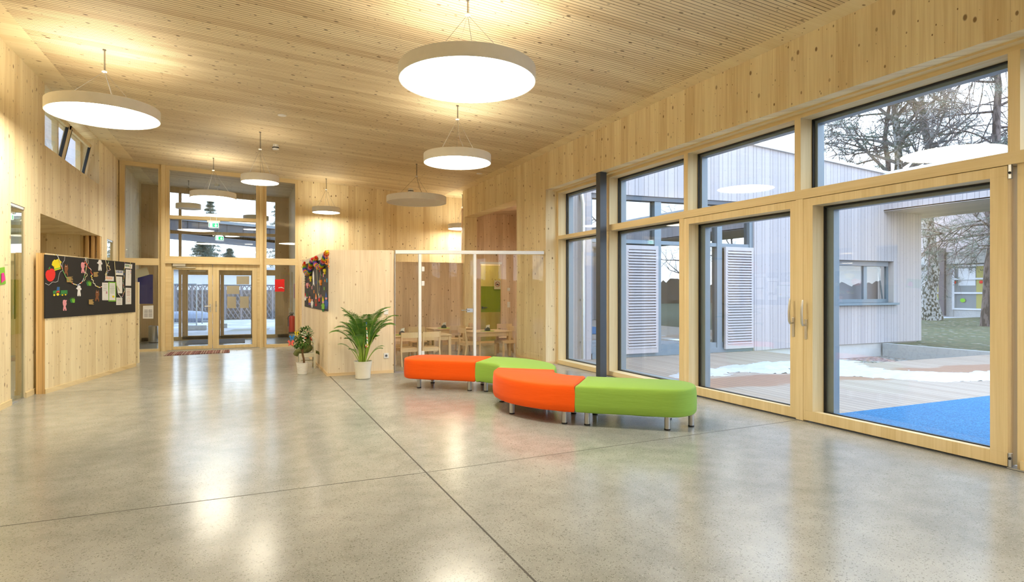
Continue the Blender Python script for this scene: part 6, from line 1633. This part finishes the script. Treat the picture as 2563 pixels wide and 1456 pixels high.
def clump(mb, p, rad, n, q, L_=0.22):
    for _ in range(n):
        v = Vector((q.gauss(0, 1), q.gauss(0, 1), q.gauss(0, 0.7))).normalized(); c = p + v*rad*q.random()
        dr = (v + Vector((0, 0, 0.5)) + Vector((q.uniform(-.5,.5), q.uniform(-.5,.5), 0))).normalized(); s = dr.orthogonal().normalized()*0.011
        b1 = len(mb.v); mb.v += [tuple(c - s), tuple(c + s), tuple(c + dr*L_)]; mb.f += [(b1, b1+1, b1+2)]
def trunk_pts(base, top, k=10, wob=0.15, q=None):
    return [Vector(base).lerp(Vector(top), i/k) + (Vector((q.uniform(-wob, wob), q.uniform(-wob, wob), 0)) if 0 < i < k else Vector((0,0,0))) for i in range(k+1)]
def tree(nm, lb, base, top, r0, mat, branches, seed, needles=0, needle_from=0, droop=0.0, blen=3.2, depth=2, kids=3):
    q = random.Random(seed); t = thing(nm, lb, 'tree', base)
    P = trunk_pts(base, top, 12, 0.12, q); mb = MB()
    rs = [r0*(1.35 if i == 0 else 1.0)*(1 - 0.8*i/12) for i in range(13)]
    mb.tube(P, rs, 14, cap=False).build('trunk', mat, t, smooth=True)
    tw = MB(); tips = []
    for (f, az, el, ln_, rr_) in branches:
        i = min(int(f*12), 11); p = P[i].lerp(P[i+1], f*12 - i)
        d = Vector((math.cos(az)*math.cos(el), math.sin(az)*math.cos(el), math.sin(el)))
        grow(tw, p, d, ln_, rr_, depth, q, tips, 0.3, kids, droop)
    tw.build('branches', m_twig if not needles else m_pineb, t)
    if needles:
        nd = MB(); q.shuffle(tips)
        for p, d in tips[:needles]: clump(nd, p, 0.26, 62, q, 0.13)
        nd.build('needles', m_needle, t)
    return t
def G(u, Zc, z=-0.02): 
    d = ray(u, 728); p = CAMP + d*Zc; return Vector((p.x, p.y, z))
qq = random.Random(21)
def brs(n, f0, f1, l0, l1, e0=-0.1, e1=0.8, r=0.06): return [(qq.uniform(f0, f1), qq.uniform(0, 6.28), qq.uniform(e0, e1), qq.uniform(l0, l1), r) for _ in range(n)]
b0 = G(2334, 30.4); tree('birch_tree', 'thick birch trunk seen under the canopy edge', b0, G(2305, 30.4, 15), 0.36, m_birch, brs(26, 0.45, 0.98, 2.0, 3.8, 0.1, 0.9, 0.08), 1, depth=3, kids=2)
b1_ = G(2246, 26); tree('birch_tree', 'white birch rising behind the roof corner of the clad wing', b1_, G(2243, 26, 14), 0.26, m_birch, brs(26, 0.4, 0.98, 1.8, 3.4, 0.1, 0.9, 0.09), 2, depth=3, kids=2)
b2_ = G(2478, 25.2); tree('pine_tree', 'dark pine at the right edge of the glass door view', b2_, G(2500, 25.2, 15), 0.26, m_pineb, brs(44, 0.22, 0.95, 1.5, 3.4, -0.25, 0.5, 0.06), 3, needles=800, droop=0.02)
b3_ = G(2215, 27.5); tree('pine_tree', 'pine with loose boughs behind the roof corner', b3_, G(2225, 27.5, 12.5), 0.2, m_pineb, [(qq.uniform(0.42, 0.95), qq.uniform(1.9, 4.6), qq.uniform(-0.2, 0.3), qq.uniform(1.4, 2.6), 0.05) for _ in range(20)], 4, needles=480)
b4_ = G(2420, 30); tree('pine_tree', 'hanging pine boughs above the concrete building', b4_ + Vector((4.5, 0, 0)), b4_ + Vector((4.2, 0, 15)), 0.25, m_pineb, brs(36, 0.32, 0.8, 2.0, 3.8, -0.4, 0.2, 0.05), 5, needles=700, droop=0.08)
# spruces beyond the entrance
def spruce(base, h, r, seed, lb):
    q = random.Random(seed); t = thing('spruce_tree', lb, 'tree', base)
    MB().tube([base, base + Vector((0, 0, h))], [0.16, 0.02], 8).build('trunk', m_pineb, t)
    nd = MB(); z = h*0.08
    while z < h:
        rr_ = r*(1 - z/h)**0.8*q.uniform(0.75, 1.1) + 0.05
        for k in range(9):
            az = q.uniform(0, 6.28); d = Vector((math.cos(az), math.sin(az), -0.18))
            for j in range(6):
                clump(nd, base + Vector((0, 0, z)) + d*rr_*(j+1)/6, 0.17, 16, q, 0.2)
        z += h*0.035
    nd.build('needles', m_spruce, t)
spruce(G(508, 42, 0), 5.2, 2.6, 1, 'broad spruce seen below the outer canopy through the entrance glazing')
spruce(G(527, 48, 0), 8.9, 1.6, 2, 'slender spruce tip above the outer canopy')
spruce(G(702, 44, 0), 8.2, 3.0, 3, 'tall spruce at the right of the entrance view')
spruce(G(575, 52, 0), 5.0, 3.2, 4, 'low wide spruce behind the lattice fence')

# ------------------------------------------------------------------ yard beyond the entrance
fb = G(560, 31.5)
yF = fb.y
lf = thing('lattice_fence', 'grey wooden lattice fence across the yard beyond the entrance', 'fence', (fb.x, yF, 0))
fx0, fx1 = PY(395, 728, yF).x, PY(720, 728, yF).x
m_lat = plain('weathered_lattice', (0.24, 0.22, 0.23), 0.85)
mb = MB(); H_ = 1.72; x = fx0 - H_
while x < fx1:
    for s in (1, -1):
        a, b = (x, x + H_*0.62) if s == 1 else (x + H_*0.62, x)
        mb.obox(((a + b)/2, yF + 0.02*s, H_/2), 0.022, 0.008, math.hypot(H_*0.62, H_)/2, Matrix.Rotation(s*math.atan(0.62), 3, 'Y'))
    x += 0.22
mb.build('lattice', m_lat, lf)
MB().box(fx0, fx1, yF - 0.05, yF + 0.05, H_, H_ + 0.06).build('top_rail', m_gasket, lf)
for k in range(9):
    xx = fx0 + (fx1 - fx0)*k/8; MB().box(xx - 0.05, xx + 0.05, yF - 0.05, yF + 0.05, -0.06, H_).build('post', m_lat, lf)
tag(box('hedge', plain('bare_hedge', (0.20, 0.18, 0.17), 0.95, bump=0.8, bscale=12), fx0, fx1, yF + 0.5, yF + 1.3, -0.06, 1.5), 'bare brownish hedge right behind the lattice fence', 'hedge')
def cfence(u0, u1, Zc, lb):
    a = G(u0, Zc, 0.12); b = G(u1, Zc, 0.12); t = thing('site_fence_panel', lb, 'fence', a, 0, 'mobile steel fence panels in the yard')
    m_g = bpy.data.materials.get('galvanised') or plain('galvanised', (0.50, 0.56, 0.60), 0.4, 0.6)
    up = Vector((0, 0, 1.6))
    MB().tube([a, a + up], 0.025, 8).tube([b, b + up], 0.025, 8).tube([a + up, b + up], 0.02, 8).tube([a + Vector((0,0,.1)), b + Vector((0,0,.1))], 0.02, 8).build('tube_frame', m_g, t)
    mb = MB(); n_ = max(4, int((b - a).length/0.12))
    for i in range(1, n_): p = a.lerp(b, i/n_); mb.tube([p + Vector((0,0,.1)), p + up], 0.004, 4)
    mb.build('wire_bars', m_g, t)
    MB().box(b.x - 0.35, b.x + 0.35, b.y - 0.12, b.y + 0.12, -0.05, 0.12).build('concrete_foot', m_conc, t)
cfence(434, 492, 23.3, 'steel site fence panel seen through the left entrance door')
cfence(506, 545, 24.6, 'steel site fence panel standing right of the concrete foot')
# white snow covered shed roof beyond fence
sh = thing('snowy_shed', 'low white shed with snow covered roof beyond the lattice fence', 'building', (-14, 44, 0))
MB().box(-11, 4, 37.5, 40.5, -0.06, 2.6).build('walls', plain('shed_plaster', (0.78, 0.80, 0.82), 0.9), sh)
MB().box(-11.3, 4.3, 37.2, 40.8, 2.6, 2.8).build('roof', m_snow, sh)
# outer canopy with dark fascia
oc = thing('yard_canopy', 'dark clad canopy with pale soffit sloping across the yard before the entrance', 'canopy', (0, 24, 3.4))
YC0, YC1 = 24.0, 27.2
def oz(u, v): return PY(u, v, YC0)
pA, pB = oz(424, 548), oz(700, 574); pC, pD = oz(424, 582), oz(700, 609)
sl = (pB.z - pA.z)/(pB.x - pA.x); sl2 = (pD.z - pC.z)/(pD.x - pC.x)
X0, X1 = -11.5, 8
zt_ = lambda x: pA.z + (x - pA.x)*sl
zb_ = lambda x: pC.z + (x - pC.x)*sl2
MB().extr([(X0, YC0, zb_(X0)), (X1, YC0, zb_(X1)), (X1, YC0, zt_(X1)), (X0, YC0, zt_(X0))], (0, 0.15, 0)).build('fascia', m_cladd, oc)
MB().extr([(X0, YC0, zb_(X0) - 0.005), (X1, YC0, zb_(X1) - 0.005), (X1, YC0, zb_(X1) + 0.1), (X0, YC0, zb_(X0) + 0.1)], (0, YC1 - YC0, 0)).build('soffit', plain('pale_soffit', (0.34, 0.34, 0.36), 0.9), oc)
MB().extr([(X0, YC0 - 0.05, zt_(X0)), (X1, YC0 - 0.05, zt_(X1)), (X1, YC0 - 0.05, zt_(X1) + 0.10), (X0, YC0 - 0.05, zt_(X0) + 0.10)], (0, YC1 - YC0, 0)).build('roof_edge', plain('light_grey_edge', (0.26, 0.30, 0.34), 0.6), oc)
for xx in (X0 + 0.5, X1 - 0.5): MB().tube([(xx, YC0 + 1.5, -0.06), (xx, YC0 + 1.5, zb_(xx))], 0.08, 12).build('support_post', m_column, oc)
cv = MB().ball((G(470, 29).x, G(470, 29).y, 0.15), 0.8, 12, 6, (1.6, 0.6, 0.45)).build('covered_heap', plain('blue_grey_tarp', (0.20, 0.24, 0.32), 0.6), smooth=True)
tag(cv, 'blue grey tarp covered heap before the lattice fence', 'heap')
# bare shrubs and trees on the far lawn behind the viewpoint (mirrored in the courtyard glazing)
q = random.Random(77)
for k in range(7):
    base = Vector((4 + k*7.5 + q.uniform(-2, 2), -30 + q.uniform(-4, 4), -0.05))
    tree('bare_tree', 'bare tree on the lawn at the open side of the courtyard', base, base + Vector((0, 0, 9)), 0.2, m_pineb, brs(12, 0.2, 0.95, 1.6, 3.2, 0.1, 0.9, 0.07), 50 + k, depth=2, kids=2)['group'] = 'bare trees behind the courtyard'
hd_ = MB()
gx, gz = 240, 7; V_ = []; F_ = []
for side in (0, 1):
    for i in range(gx + 1):
        for j in range(gz + 1):
            x = -20 + i*0.45; top = 2.6 + 1.1*noise.noise(Vector((x*0.35, side*0.2, 0))) + 0.5*noise.noise(Vector((x*1.7, 4, 0)))
            z = top*j/gz - 0.05
            V_.append((x + 0.2*noise.noise(Vector((x, z*2, 3))), -36 + (1 if side == 0 else -1)*(0.9 - 0.12*j) + 0.35*noise.noise(Vector((x*1.3, z*1.3, side))), z))
nS = (gx + 1)*(gz + 1)
for side in (0, 1):
    for i in range(gx):
        for j in range(gz):
            a = side*nS + i*(gz + 1) + j; F_.append((a, a + gz + 1, a + gz + 2, a + 1))
for i in range(gx): a = i*(gz + 1) + gz; F_.append((a, a + gz + 1, nS + a + gz + 1, nS + a))
hd_.add(V_, F_)
tag(hd_.build('hedge', plain('brown_hedge', (0.13, 0.095, 0.065), 0.95, bump=0.8, bscale=8), smooth=True), 'long brown bare hedge on the lawn at the open side of the courtyard', 'hedge')
# ------------------------------------------------------------------ daylight sampling aids: portals at the window openings
def portal(nm, loc, rot, sx_, sy_):
    l = bpy.data.lights.new(nm, 'AREA'); l.shape = 'RECTANGLE'; l.size = sx_; l.size_y = sy_; l.cycles.is_portal = True
    o = bpy.data.objects.new(nm, l); C.objects.link(o); o.location = loc; o.rotation_euler = rot
portal('window_portal', (6.10, (YB + YJ)/2, HEAD/2), (0, math.radians(90), 0), HEAD, YJ - YB)
